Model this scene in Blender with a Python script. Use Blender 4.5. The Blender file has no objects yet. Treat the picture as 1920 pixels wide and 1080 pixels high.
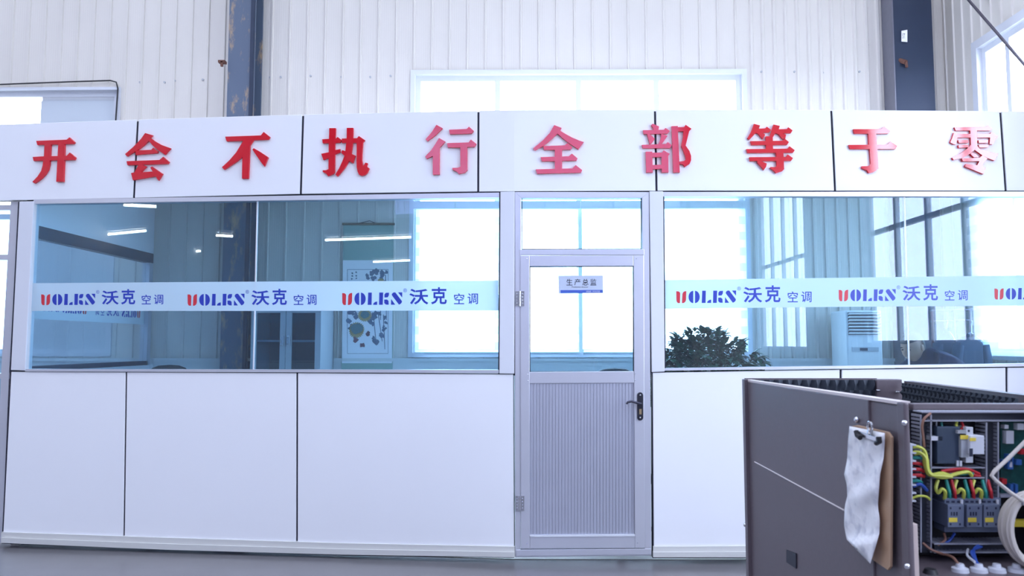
import bpy, bmesh, math, random
from mathutils import Vector, Matrix
random.seed(7)
S = bpy.context.scene
COL = S.collection

# ---------------------------------------------------------------- camera, sky, exposure
F_PX, CX, CY = 1450.0, 960.0, 540.0
CAM = Vector((0.0, 0.0, 1.465))
PITCH = math.atan(105.0 / F_PX)
YAW = math.atan(15.0 / F_PX)
cam_data = bpy.data.cameras.new('camera')
cam = bpy.data.objects.new('camera', cam_data)
COL.objects.link(cam)
cam_data.sensor_width = 36.0
cam_data.lens = 36.0 * F_PX / 1920.0
cam_data.clip_start = 0.05
cam_data.clip_end = 300
cam.location = CAM
cam.rotation_euler = (math.pi / 2 + PITCH, 0, YAW)
S.camera = cam
cam_data.dof.use_dof = True
cam_data.dof.focus_distance = 5.5
cam_data.dof.aperture_fstop = 6.3
ROT = cam.rotation_euler.to_matrix()

world = bpy.data.worlds.new('overcast_sky')
S.world = world
world.use_nodes = True
bg = world.node_tree.nodes['Background']
bg.inputs['Color'].default_value = (0.72, 0.79, 1.0, 1)
bg.inputs['Strength'].default_value = 16.0
world.cycles.sampling_method = 'MANUAL'
world.cycles.sample_map_resolution = 256

S.view_settings.view_transform = 'Standard'
S.view_settings.look = 'None'
S.view_settings.gamma = 1.0
S.view_settings.use_curve_mapping = False
S.view_settings.exposure = 0.04
S.cycles.max_bounces = 10
S.cycles.diffuse_bounces = 5
S.cycles.glossy_bounces = 4
S.cycles.transparent_max_bounces = 24
S.cycles.caustics_reflective = False
S.cycles.caustics_refractive = False
S.cycles.sample_clamp_indirect = 8.0

def portal(name, center, normal, sx, sy):
    """sampling hint at a window opening, gives off no light of its own"""
    l = bpy.data.lights.new(name, 'AREA')
    l.shape = 'RECTANGLE'; l.size = sx; l.size_y = sy
    l.cycles.is_portal = True
    o = bpy.data.objects.new(name, l); COL.objects.link(o)
    o.location = center
    o.rotation_euler = Vector(normal).to_track_quat('-Z', 'Y').to_euler()

# ---------------------------------------------------------------- where things stand
def ray(px, py):
    return (ROT @ Vector(((px - CX) / F_PX, -(py - CY) / F_PX, -1.0)))
def at(px, py, Y):
    d = ray(px, py); return CAM + d * (Y / d.y)
def hit(px, py, p, n):
    d = ray(px, py); return CAM + d * ((Vector(p) - CAM).dot(n) / d.dot(n))
YF = 5.30                                  # front of the office partition at the door
YB = 7.67                                  # outer wall of the hall
XR = 4.29                                  # right wall of the hall
YR = -8.7                                  # rear wall
XL = -9.0
ZR = 8.0
PIV = at(964, 700, YF); PIV.z = 0
_l = at(0, 645, 5.68)
_dir = Vector((_l.x - PIV.x, _l.y - PIV.y, 0)).normalized()
NL = Vector((-_dir.y, _dir.x, 0))          # normal of the left wing, turned a few degrees
if NL.y > 0: NL = -NL
NR = Vector((0, -1, 0))
def side(px): return NL if px < 964.5 else NR
def wp(px, py, off=0.0, n=None):
    n = n or side(px)
    return hit(px, py, PIV + n * off, n)
def left_y(x):                             # depth of the left wing at a given x
    return PIV.y + (x - PIV.x) * _dir.y / _dir.x

# ---------------------------------------------------------------- materials
def mat(name, col, rough=0.5, metal=0.0, spec=None, coat=0.0, emis=None, estr=0.0, noise=0.0, nscale=20, bump=0.0, bscale=200, coat_rough=0.05):
    m = bpy.data.materials.new(name); m.use_nodes = True
    nt = m.node_tree; b = nt.nodes['Principled BSDF']
    b.inputs['Base Color'].default_value = (*col, 1)
    b.inputs['Roughness'].default_value = rough
    b.inputs['Metallic'].default_value = metal
    if spec is not None: b.inputs['Specular IOR Level'].default_value = spec
    if coat:
        b.inputs['Coat Weight'].default_value = coat; b.inputs['Coat Roughness'].default_value = coat_rough
    if emis:
        b.inputs['Emission Color'].default_value = (*emis, 1); b.inputs['Emission Strength'].default_value = estr
    if noise or bump:
        tc = nt.nodes.new('ShaderNodeTexCoord')
    if noise:
        n = nt.nodes.new('ShaderNodeTexNoise'); n.inputs['Scale'].default_value = nscale; n.inputs['Detail'].default_value = 6
        mx = nt.nodes.new('ShaderNodeMix'); mx.data_type = 'RGBA'
        mx.inputs[6].default_value = (*[c * (1 - noise) for c in col], 1)
        mx.inputs[7].default_value = (*[min(1, c * (1 + noise)) for c in col], 1)
        nt.links.new(tc.outputs['Object'], n.inputs['Vector'])
        nt.links.new(n.outputs['Fac'], mx.inputs[0]); nt.links.new(mx.outputs[2], b.inputs['Base Color'])
    if bump:
        n2 = nt.nodes.new('ShaderNodeTexNoise'); n2.inputs['Scale'].default_value = bscale
        bp = nt.nodes.new('ShaderNodeBump'); bp.inputs['Strength'].default_value = bump; bp.inputs['Distance'].default_value = 0.002
        nt.links.new(tc.outputs['Object'], n2.inputs['Vector'])
        nt.links.new(n2.outputs['Fac'], bp.inputs['Height']); nt.links.new(bp.outputs['Normal'], b.inputs['Normal'])
    return m

def glass(name, tint, haze=0.02, refl=0.045, rough=0.0):
    m = bpy.data.materials.new(name); m.use_nodes = True
    nt = m.node_tree; nt.nodes.clear()
    out = nt.nodes.new('ShaderNodeOutputMaterial')
    tr = nt.nodes.new('ShaderNodeBsdfTransparent'); tr.inputs[0].default_value = (*tint, 1)
    gl = nt.nodes.new('ShaderNodeBsdfGlossy'); gl.inputs['Roughness'].default_value = rough
    df = nt.nodes.new('ShaderNodeBsdfDiffuse'); df.inputs[0].default_value = (0.85, 0.9, 0.95, 1)  # pale diffuse share, painted in as bright haze over the glass
    lw = nt.nodes.new('ShaderNodeLayerWeight'); lw.inputs['Blend'].default_value = 0.5
    pw = nt.nodes.new('ShaderNodeMath'); pw.operation = 'POWER'; pw.inputs[1].default_value = 5
    mu = nt.nodes.new('ShaderNodeMath'); mu.operation = 'MULTIPLY_ADD'; mu.inputs[1].default_value = 0.9; mu.inputs[2].default_value = refl
    m1 = nt.nodes.new('ShaderNodeMixShader'); m2 = nt.nodes.new('ShaderNodeMixShader'); m1.inputs[0].default_value = haze
    nt.links.new(lw.outputs['Facing'], pw.inputs[0]); nt.links.new(pw.outputs[0], mu.inputs[0])
    nt.links.new(tr.outputs[0], m1.inputs[1]); nt.links.new(df.outputs[0], m1.inputs[2])
    nt.links.new(mu.outputs[0], m2.inputs[0]); nt.links.new(m1.outputs[0], m2.inputs[1]); nt.links.new(gl.outputs[0], m2.inputs[2])
    nt.links.new(m2.outputs[0], out.inputs[0])
    return m

def film(name, col, trans, through):
    """thin cloth or frosted film: part diffuse, part translucent, part see-through"""
    m = bpy.data.materials.new(name); m.use_nodes = True
    nt = m.node_tree; nt.nodes.clear()
    out = nt.nodes.new('ShaderNodeOutputMaterial')
    df = nt.nodes.new('ShaderNodeBsdfDiffuse'); df.inputs[0].default_value = (*col, 1)
    tl = nt.nodes.new('ShaderNodeBsdfTranslucent'); tl.inputs[0].default_value = (*col, 1)
    tr = nt.nodes.new('ShaderNodeBsdfTransparent')
    m1 = nt.nodes.new('ShaderNodeMixShader'); m1.inputs[0].default_value = trans
    m2 = nt.nodes.new('ShaderNodeMixShader'); m2.inputs[0].default_value = through
    nt.links.new(df.outputs[0], m1.inputs[1]); nt.links.new(tl.outputs[0], m1.inputs[2])
    nt.links.new(m1.outputs[0], m2.inputs[1]); nt.links.new(tr.outputs[0], m2.inputs[2])
    nt.links.new(m2.outputs[0], out.inputs[0])
    return m

def sheet_material(name, col, axis='X'):
    """painted steel sheet with the fine lines rolled into it"""
    m = mat(name, col, 0.42)
    nt = m.node_tree; b = nt.nodes['Principled BSDF']
    tc = nt.nodes.new('ShaderNodeTexCoord')
    w = nt.nodes.new('ShaderNodeTexWave'); w.wave_type = 'BANDS'; w.bands_direction = axis
    w.inputs['Scale'].default_value = 14; w.inputs['Distortion'].default_value = 0
    bp = nt.nodes.new('ShaderNodeBump'); bp.inputs['Strength'].default_value = 0.12; bp.inputs['Distance'].default_value = 0.003
    n = nt.nodes.new('ShaderNodeTexNoise'); n.inputs['Scale'].default_value = 1.3; n.inputs['Detail'].default_value = 8
    mx = nt.nodes.new('ShaderNodeMix'); mx.data_type = 'RGBA'
    mx.inputs[6].default_value = (*[c * 0.93 for c in col], 1); mx.inputs[7].default_value = (*[min(1, c * 1.04) for c in col], 1)
    nt.links.new(tc.outputs['Object'], w.inputs['Vector']); nt.links.new(w.outputs['Fac'], bp.inputs['Height'])
    nt.links.new(bp.outputs['Normal'], b.inputs['Normal'])
    nt.links.new(tc.outputs['Object'], n.inputs['Vector']); nt.links.new(n.outputs['Fac'], mx.inputs[0]); nt.links.new(mx.outputs[2], b.inputs['Base Color'])
    return m

def rusty_paint(name, paint, rust, amount):
    m = mat(name, paint, 0.5)
    nt = m.node_tree; b = nt.nodes['Principled BSDF']
    tc = nt.nodes.new('ShaderNodeTexCoord')
    mp = nt.nodes.new('ShaderNodeMapping'); mp.inputs['Scale'].default_value = (5, 5, 1.6)
    n = nt.nodes.new('ShaderNodeTexNoise'); n.inputs['Scale'].default_value = 1.7; n.inputs['Detail'].default_value = 10; n.inputs['Roughness'].default_value = 0.7
    r = nt.nodes.new('ShaderNodeValToRGB'); r.color_ramp.elements[0].position = 1 - amount; r.color_ramp.elements[1].position = min(1, 1 - amount + 0.12)
    r.color_ramp.elements[0].color = (*paint, 1); r.color_ramp.elements[1].color = (*rust, 1)
    nt.links.new(tc.outputs['Object'], mp.inputs[0]); nt.links.new(mp.outputs[0], n.inputs['Vector'])
    nt.links.new(n.outputs['Fac'], r.inputs[0]); nt.links.new(r.outputs[0], b.inputs['Base Color'])
    return m

M = dict(
    panel=mat('white_panel', (0.84, 0.85, 0.88), 0.38, noise=0.015, nscale=3),
    dark=mat('black_gap', (0.012, 0.012, 0.03), 0.6),
    alu=mat('anodised_aluminium', (0.66, 0.67, 0.74), 0.36, 0.55, noise=0.04, nscale=4),
    alu_rib=mat('ribbed_aluminium', (0.60, 0.62, 0.72), 0.34, 0.65, noise=0.05, nscale=6),
    white=mat('white_frame', (0.70, 0.72, 0.77), 0.35),
    skirt=mat('cream_skirting', (0.62, 0.62, 0.60), 0.4),
    sheet=sheet_material('wall_sheet', (0.73, 0.69, 0.63)),
    sheet_y=sheet_material('wall_sheet_side', (0.76, 0.72, 0.66), 'Y'),
    plaster=mat('painted_plaster', (0.70, 0.72, 0.72), 0.7, noise=0.03),
    ceil=mat('office_ceiling', (0.78, 0.80, 0.82), 0.22),
    roof=mat('hall_roof', (0.45, 0.46, 0.48), 0.6),
    rear=mat('hall_rear_wall', (0.34, 0.34, 0.36), 0.6),
    bounce_floor=mat('office_bounce_floor', (0.62, 0.62, 0.60), 0.3),
    floor=mat('concrete_floor', (0.17, 0.165, 0.175), 0.22, noise=0.16, nscale=2.2, bump=0.05, bscale=60),
    joint=mat('floor_joint', (0.12, 0.12, 0.13), 0.6),
    ground=mat('outside_ground', (0.42, 0.44, 0.40), 0.9, noise=0.1, nscale=0.6),
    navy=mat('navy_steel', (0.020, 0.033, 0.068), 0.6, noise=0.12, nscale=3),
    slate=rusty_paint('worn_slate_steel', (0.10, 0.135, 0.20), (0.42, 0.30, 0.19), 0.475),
    rust=mat('rusty_bracket', (0.16, 0.07, 0.05), 0.8, noise=0.3),
    red=mat('red_acrylic', (0.66, 0.003, 0.016), 0.08, spec=1.0),
    glass=glass('tinted_glass', (0.72, 0.89, 0.985), 0.014, 0.06),
    dim=glass('smoked_pane', (0.37, 0.38, 0.48), 0.0, 0.04),
    clear=glass('clear_glass', (0.96, 0.98, 0.99), 0.0, 0.04),
    film=film('frosted_film', (0.80, 0.90, 0.95), 0.5, 0.18),
    blind=film('blind_cloth', (0.94, 0.97, 0.98), 0.8, 0.42),
    blind_sheer=film('blind_sheer', (0.80, 0.95, 0.97), 0.8, 0.65),
    logo_red=mat('logo_red', (0.62, 0.03, 0.05), 0.4),
    logo_blue=mat('logo_blue', (0.022, 0.045, 0.42), 0.4),
    silver=mat('chrome', (0.75, 0.76, 0.80), 0.18, 1.0),
    steel=mat('dark_steel_handle', (0.10, 0.10, 0.13), 0.25, 0.9),
    brass=mat('brass_lock', (0.55, 0.42, 0.25), 0.35, 0.9),
    plate=mat('sign_plate', (0.55, 0.62, 0.74), 0.4, 0.2),
    plate_blue=mat('sign_blue', (0.06, 0.12, 0.50), 0.4),
    ink=mat('ink', (0.02, 0.025, 0.05), 0.6),
    tube=mat('lamp_tube', (0.9, 0.9, 0.9), 0.5, emis=(1.0, 0.93, 0.84), estr=30),
    lampbody=mat('lamp_body', (0.8, 0.8, 0.8), 0.5),
    scroll_green=mat('scroll_green', (0.30, 0.45, 0.40), 0.8, noise=0.05, nscale=60),
    paper=mat('paper', (0.90, 0.89, 0.90), 0.8, noise=0.03, nscale=40),
    petal=mat('ochre_petals', (0.42, 0.33, 0.16), 0.8, noise=0.3, nscale=60),
    inkleaf=mat('ink_wash_leaves', (0.13, 0.18, 0.27), 0.8, noise=0.5, nscale=40),
    seed=mat('flower_centre', (0.12, 0.22, 0.24), 0.8, noise=0.4, nscale=80),
    maroon=mat('wine_leaf', (0.20, 0.10, 0.13), 0.8),
    cabgrey=mat('grey_cabinet_paint', (0.38, 0.42, 0.46), 0.45),
    cabin=mat('cabinet_inside', (0.05, 0.06, 0.09), 0.7),
    cabglass=glass('cabinet_glass', (0.7, 0.8, 0.88), 0.01, 0.05),
    acwhite=mat('air_conditioner_white', (0.74, 0.78, 0.80), 0.4),
    acdark=mat('air_grille_dark', (0.03, 0.05, 0.09), 0.6),
    leaf=mat('leaf_green', (0.045, 0.12, 0.065), 0.35, noise=0.5, nscale=9),
    stem=mat('plant_stem', (0.16, 0.13, 0.09), 0.8),
    pot=mat('ceramic_pot', (0.55, 0.55, 0.58), 0.3),
    soil=mat('soil', (0.05, 0.035, 0.025), 0.95),
    blackplastic=mat('black_plastic', (0.018, 0.018, 0.022), 0.5),
    skin=mat('skin', (0.42, 0.24, 0.17), 0.55, noise=0.06),
    hair=mat('black_hair', (0.012, 0.012, 0.016), 0.6),
    navycloth=mat('navy_workwear', (0.018, 0.024, 0.07), 0.9, noise=0.25, nscale=14),
    coat=mat('slate_jacket_cloth', (0.05, 0.085, 0.14), 0.9, noise=0.2, nscale=9),
    rackmetal=mat('rack_metal', (0.12, 0.11, 0.14), 0.4, 0.6),
    rackred=mat('rack_dark_red', (0.10, 0.03, 0.05), 0.5),
    brown=mat('brown_powder_coat', (0.135, 0.110, 0.125), 0.40, noise=0.10, nscale=90, bump=0.25, bscale=700),
    foam=mat('acoustic_foam', (0.028, 0.038, 0.055), 0.8),
    duct=mat('wiring_duct', (0.035, 0.04, 0.055), 0.5),
    ductedge=mat('duct_edge', (0.30, 0.31, 0.37), 0.45),
    plate_in=mat('mounting_plate', (0.015, 0.015, 0.022), 0.45, 0.4),
    contact=mat('contactor_body', (0.13, 0.16, 0.24), 0.45),
    contact_d=mat('contactor_holes', (0.015, 0.02, 0.05), 0.6),
    yellow=mat('yellow_label', (0.80, 0.62, 0.06), 0.5),
    relay=mat('relay_white', (0.62, 0.64, 0.70), 0.45),
    relay_g=mat('relay_grey', (0.36, 0.38, 0.42), 0.45),
    wy=mat('wire_yellow', (0.62, 0.66, 0.10), 0.45), wr=mat('wire_red', (0.52, 0.02, 0.03), 0.45),
    wg=mat('wire_green', (0.02, 0.28, 0.24), 0.45), wb=mat('wire_blue', (0.03, 0.09, 0.42), 0.45),
    wo=mat('wire_brown', (0.26, 0.13, 0.09), 0.5),
    pcb=mat('circuit_board', (0.012, 0.085, 0.075), 0.4, noise=0.6, nscale=70),
    chip=mat('chip_blue', (0.04, 0.14, 0.42), 0.4),
    cable=mat('beige_cable', (0.62, 0.57, 0.52), 0.5),
    board=mat('hardboard', (0.47, 0.30, 0.19), 0.55, noise=0.1, nscale=12),
    strip=mat('beige_strip', (0.56, 0.46, 0.42), 0.6),
    patch=mat('dark_patch', (0.022, 0.025, 0.04), 0.5),
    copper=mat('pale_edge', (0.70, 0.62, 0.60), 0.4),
)

def crumpled():
    m = mat('crumpled_paper', (0.90, 0.89, 0.91), 0.8)
    nt = m.node_tree; b = nt.nodes['Principled BSDF']
    tc = nt.nodes.new('ShaderNodeTexCoord')
    v = nt.nodes.new('ShaderNodeTexVoronoi'); v.inputs['Scale'].default_value = 16; v.feature = 'F1'
    bp = nt.nodes.new('ShaderNodeBump'); bp.inputs['Strength'].default_value = .55; bp.inputs['Distance'].default_value = .012
    n = nt.nodes.new('ShaderNodeTexNoise'); n.inputs['Scale'].default_value = 30; n.inputs['Detail'].default_value = 8
    r = nt.nodes.new('ShaderNodeValToRGB'); r.color_ramp.elements[0].position = .30; r.color_ramp.elements[1].position = .5
    r.color_ramp.elements[0].color = (.62, .62, .68, 1); r.color_ramp.elements[1].color = (.90, .89, .91, 1)
    nt.links.new(tc.outputs['Object'], v.inputs['Vector']); nt.links.new(v.outputs['Distance'], bp.inputs['Height']); nt.links.new(bp.outputs['Normal'], b.inputs['Normal'])
    nt.links.new(tc.outputs['Object'], n.inputs['Vector']); nt.links.new(n.outputs['Fac'], r.inputs[0]); nt.links.new(r.outputs[0], b.inputs['Base Color'])
    return m
M['crumple'] = crumpled()

# ---------------------------------------------------------------- mesh helpers
class MB:
    def __init__(s): s.v = []; s.f = []; s.m = []; s.cur = 0
    def mat(s, i): s.cur = i; return s
    def face(s, idx): s.f.append(idx); s.m.append(s.cur)
    def poly(s, pts):
        b = len(s.v); s.v += [Vector(p) for p in pts]; s.face(list(range(b, b + len(pts)))); return s
    def prism(s, pts, vec):
        pts = [Vector(p) for p in pts]; vec = Vector(vec); n = len(pts)
        nor = Vector()
        for i in range(n): nor += pts[i].cross(pts[(i + 1) % n])
        if nor.dot(vec) > 0: pts = pts[::-1]
        b = len(s.v); s.v += pts + [p + vec for p in pts]
        s.face(list(range(b, b + n))); s.face(list(range(b + 2 * n - 1, b + n - 1, -1)))
        for i in range(n):
            j = (i + 1) % n; s.face([b + j, b + i, b + n + i, b + n + j])
        return s
    def box(s, a, c):
        x0, x1 = sorted((a[0], c[0])); y0, y1 = sorted((a[1], c[1])); z0, z1 = sorted((a[2], c[2]))
        return s.prism([(x0, y0, z0), (x1, y0, z0), (x1, y1, z0), (x0, y1, z0)], (0, 0, z1 - z0))
    def tube(s, pts, r, seg=8, cap=True):
        pts = [Vector(p) for p in pts]; n = len(pts); rs = r if isinstance(r, (list, tuple)) else [r] * n
        t0 = (pts[1] - pts[0]).normalized()
        up = Vector((0, 0, 1)) if abs(t0.z) < 0.9 else Vector((0, 1, 0))
        u = t0.cross(up).normalized(); b = len(s.v)
        for i, p in enumerate(pts):
            t = (pts[min(i + 1, n - 1)] - pts[max(i - 1, 0)]).normalized()
            u = (u - t * u.dot(t)).normalized(); w = t.cross(u)
            for k in range(seg):
                a = 2 * math.pi * k / seg
                s.v.append(p + (u * math.cos(a) + w * math.sin(a)) * rs[i])
        for i in range(n - 1):
            for k in range(seg):
                k2 = (k + 1) % seg
                s.face([b + i * seg + k, b + i * seg + k2, b + (i + 1) * seg + k2, b + (i + 1) * seg + k])
        if cap:
            s.face([b + k for k in range(seg)][::-1]); s.face([b + (n - 1) * seg + k for k in range(seg)])
        return s
    def cyl(s, a, c, r, seg=16): return s.tube([a, c], r, seg)
    def ball(s, c, rx, ry=None, rz=None, seg=12, rings=8):
        ry = ry or rx; rz = rz or rx; c = Vector(c); b = len(s.v)
        for i in range(1, rings):
            th = math.pi * i / rings
            for k in range(seg):
                a = 2 * math.pi * k / seg
                s.v.append(c + Vector((rx * math.sin(th) * math.cos(a), ry * math.sin(th) * math.sin(a), rz * math.cos(th))))
        t = len(s.v); s.v += [c + Vector((0, 0, rz)), c - Vector((0, 0, rz))]
        for i in range(rings - 2):
            for k in range(seg):
                k2 = (k + 1) % seg
                s.face([b + i * seg + k, b + (i + 1) * seg + k, b + (i + 1) * seg + k2, b + i * seg + k2])
        for k in range(seg):
            k2 = (k + 1) % seg
            s.face([t, b + k, b + k2]); s.face([t + 1, b + (rings - 2) * seg + k2, b + (rings - 2) * seg + k])
        return s
    def lathe(s, c, prof, seg=24):
        b = len(s.v); c = Vector(c)
        for r, z in prof:
            for k in range(seg):
                a = 2 * math.pi * k / seg; s.v.append(c + Vector((r * math.cos(a), r * math.sin(a), z)))
        for i in range(len(prof) - 1):
            for k in range(seg):
                k2 = (k + 1) % seg
                s.face([b + i * seg + k, b + i * seg + k2, b + (i + 1) * seg + k2, b + (i + 1) * seg + k])
        return s
    def add_mesh(s, me, mw, matidx=0):
        b = len(s.v); s.v += [mw @ v.co for v in me.vertices]
        for p in me.polygons: s.f.append([b + i for i in p.vertices]); s.m.append(matidx)
        return s
    def build(s, name, mats, parent=None, smooth=False, bevel=0.0):
        me = bpy.data.meshes.new(name)
        me.from_pydata([tuple(v) for v in s.v], [], s.f)
        for m in (mats if isinstance(mats, (list, tuple)) else [mats]): me.materials.append(M[m] if isinstance(m, str) else m)
        for p, i in zip(me.polygons, s.m): p.material_index = i; p.use_smooth = smooth
        me.update()
        o = bpy.data.objects.new(name, me); COL.objects.link(o)
        if parent:
            o.parent = parent
            if parent.type == 'EMPTY': o.location = -parent.location
        if bevel:
            bv = o.modifiers.new('bevel', 'BEVEL'); bv.width = bevel; bv.segments = 2; bv.limit_method = 'ANGLE'; bv.angle_limit = 0.6
        if smooth:
            try: me.set_sharp_from_angle(angle=math.radians(45))
            except Exception: pass
        return o

def tag(o, label=None, cat=None, group=None, kind=None):
    if label: o['label'] = label
    if cat: o['category'] = cat
    if group: o['group'] = group
    if kind: o['kind'] = kind
    return o
def thing(name, loc, label, cat, group=None, kind=None):
    o = bpy.data.objects.new(name, None); COL.objects.link(o); o.location = loc; o.empty_display_size = 0.1
    return tag(o, label, cat, group, kind)
def slab(mb, pxs, off, thick, n=None):
    """panel lying in the partition: outline on the wall plane, thickness into the wall"""
    nn = n or side(sum(p[0] for p in pxs) / len(pxs))
    return mb.prism([wp(x, y, off, nn) for x, y in pxs], -nn * thick)
def ringslab(mb, outer, inner, off, thick, n=None):
    k = len(outer)
    for i in range(k):
        j = (i + 1) % k
        slab(mb, [outer[i], outer[j], inner[j], inner[i]], off, thick, n)
    return mb
def rect(x0, y0, x1, y1): return [(x0, y0), (x1, y0), (x1, y1), (x0, y1)]
def text_mesh(body, offset=0.0):
    cu = bpy.data.curves.new('lettering', 'FONT'); cu.body = body; cu.offset = offset; cu.resolution_u = 3
    o = bpy.data.objects.new('lettering', cu); COL.objects.link(o)
    me = bpy.data.meshes.new_from_object(o.evaluated_get(bpy.context.evaluated_depsgraph_get()))
    bpy.data.objects.remove(o); bpy.data.curves.remove(cu)
    return me
_tx = {}
def put_text(mb, body, x0, y0, x1, y1, off, n=None, offset=0.0, midx=0, fn=None):
    """flat lettering filling the pixel box x0..x1, y0..y1 of the wall plane"""
    key = (body, offset)
    if key not in _tx: _tx[key] = text_mesh(body, offset)
    me = _tx[key]
    xs = [v.co.x for v in me.vertices]; ys = [v.co.y for v in me.vertices]
    ax, bx, ay, by = min(xs), max(xs), min(ys), max(ys)
    b = len(mb.v)
    nn = n or side((x0 + x1) / 2)
    for v in me.vertices:
        px = x0 + (v.co.x - ax) / (bx - ax) * (x1 - x0); py = y1 - (v.co.y - ay) / (by - ay) * (y1 - y0)
        mb.v.append(fn(px, py) if fn else wp(px, py, off, nn))
    for p in me.polygons: mb.f.append([b + i for i in p.vertices]); mb.m.append(midx)

# ================================================================ THE SETTING
def z_at(py, Y): return at(975, py, Y).z
def x_at(px, Y): return at(px, 645, Y).x
WIN_B = dict(x0=x_at(774, YB), x1=x_at(1402, YB), z0=1.36, z1=z_at(140, YB))   # window behind the office
WIN_L = dict(x0=-7.4, x1=x_at(204, YB), z0=1.36, z1=z_at(167, YB))              # window at far left
WIN_R = [(5.62, 7.10), (1.08, 3.80), (-3.2, -0.95)]                  # windows of the right wall (y0, y1)
ZH, ZS = 4.22, (1.37, 1.45, 1.37)

def ribbed(mb, a0, a1, z0, z1, pitch, holes, put, rib=0.013, w=0.026, phase=0.0):
    """rolled sheet: flats with standing ribs; holes = (a0, a1, z0, z1); put(a, h, z) -> point"""
    br = [a0]; a = a0 + phase
    prof = []
    while a < a1 + pitch:
        prof += [(a, 0), (a + pitch - w, 0), (a + pitch - w * 0.75, rib), (a + pitch - w * 0.25, rib), (a + pitch, 0)]
        a += pitch
    def height(x):
        t = (x - a0 - phase) % pitch
        if t < pitch - w: return 0
        u = (t - (pitch - w)) / w
        return rib * (u / 0.25 if u < 0.25 else 1 if u < 0.75 else (1 - u) / 0.25)
    xs = sorted(set([round(x, 5) for x, _ in prof if a0 < x < a1] + [a0, a1] + [h for hh in holes for h in hh[:2] if a0 < h < a1]))
    for x0, x1 in zip(xs, xs[1:]):
        if x1 - x0 < 1e-5: continue
        mid = (x0 + x1) / 2; spans = [(z0, z1)]
        for h in holes:
            if h[0] < mid < h[1]:
                spans = [q for (s0, s1) in spans for q in ((s0, min(s1, h[2])), (max(s0, h[3]), s1)) if q[1] - q[0] > 1e-4]
        for s0, s1 in spans:
            mb.poly([put(x0, height(x0 + 1e-6), s0), put(x1, height(x1 - 1e-6), s0), put(x1, height(x1 - 1e-6), s1), put(x0, height(x0 + 1e-6), s1)])

def holed_plate(mb, a0, a1, z0, z1, holes, put):
    """flat outer skin of a wall with its openings cut out"""
    xs = sorted({a0, a1, *[h for hh in holes for h in hh[:2]]})
    for x0, x1 in zip(xs, xs[1:]):
        spans = [(z0, z1)]; mid = (x0 + x1) / 2
        for h in holes:
            if h[0] < mid < h[1]:
                spans = [q for (s0, s1) in spans for q in ((s0, min(s1, h[2])), (max(s0, h[3]), s1)) if q[1] - q[0] > 1e-4]
        for s0, s1 in spans: mb.poly([put(x0, s0), put(x1, s0), put(x1, s1), put(x0, s1)])

def structure(o, label, cat): return tag(o, label, cat, None, 'structure')

# floor, roof, ground
mb = MB(); mb.box((XL - .1, YR - .1, -0.2), (XR + .1, YB + .1, 0)); structure(mb.build('floor', 'floor'), 'grey polished concrete floor of the hall', 'floor')
mb = MB(); mb.box((-60, -60, -0.5), (60, 70, -0.3)); structure(mb.build('ground', 'ground'), 'pale ground outside the windows', 'ground')

SKY = [(-7.3, -6.5), (-3.5, -3.1), (0.1, 0.5), (2.9, 3.3)]  # unseen skylight slots, added as the main light of the hall
mb = MB(); xs = [XL - .1] + [v for s in SKY for v in s] + [XR + .1]
ys = (YR - .1, -6.5, 6.6, YB + .1)
for i in range(len(xs) - 1):
    for j in range(3):
        if i % 2 == 1 and j == 1: continue
        mb.box((xs[i], ys[j], ZR), (xs[i + 1], ys[j + 1], ZR + .12))
structure(mb.build('ceiling', 'roof'), 'grey hall roof with long openings added to light the hall', 'roof')
for i, (a, b) in enumerate(SKY):
    portal('daylight', ((a + b) / 2, 0.05, ZR + .1), (0, 0, -1), b - a, 13.1)

# back wall: ribbed sheet above, plastered dado below
holes_b = [(WIN_B['x0'], WIN_B['x1'], WIN_B['z0'], WIN_B['z1']), (WIN_L['x0'], WIN_L['x1'], WIN_L['z0'], WIN_L['z1'])]
mb = MB()
put = lambda a, h, z: Vector((a, YB - h, z))
xa, xb, xc = x_at(437, YB), x_at(1404, YB), XR
ribbed(mb, XL, xa, 1.3, ZR, 0.168, holes_b, put, phase=-0.05)
ribbed(mb, xa, xb, 1.3, ZR, 0.1815, holes_b, put, phase=-0.03)
ribbed(mb, xb, xc, 1.3, ZR, 0.116, holes_b, put, rib=0.016, w=0.045)
holed_plate(mb, XL, XR, 1.3, ZR, holes_b, lambda a, z: Vector((a, YB + .1, z)))
wall_back = structure(mb.build('wall_back', 'sheet'), 'tall back wall of white ribbed steel sheet', 'wall')
mb = MB(); mb.box((XL, YB - .03, 0), (XR, YB + .1, 1.30)); mb.box((XL, YB - .05, 1.295), (XR, YB - .03, 1.325))
mb.build('dado', 'plaster', wall_back)
mb = MB()
for px, py in [(262, 154), (308, 154), (327, 151), (380, 149), (483, 144), (487, 114), (506, 145), (526, 144), (582, 142), (640, 144), (694, 144), (732, 142), (1428, 134), (1490, 134), (1543, 136), (1563, 135), (1612, 134), (1659, 138), (1627, 84)]:
    p = at(px, py, YB - .012); mb.cyl(p, p + Vector((0, .013, 0)), 0.011, 8)
mb.build('screw_heads', 'roof', wall_back)

# right wall
holes_r = [(a, b, z, ZH) for (a, b), z in zip(WIN_R, ZS)]
mb = MB(); put = lambda a, h, z: Vector((XR - h, a, z))
ribbed(mb, YR, YB, 0, ZR, 0.15, holes_r, put)
holed_plate(mb, YR, YB, 0, ZR, holes_r, lambda a, z: Vector((XR + .1, a, z)))
structure(mb.build('wall_right', 'sheet_y'), 'right hall wall of white ribbed sheet with tall windows', 'wall')
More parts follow.
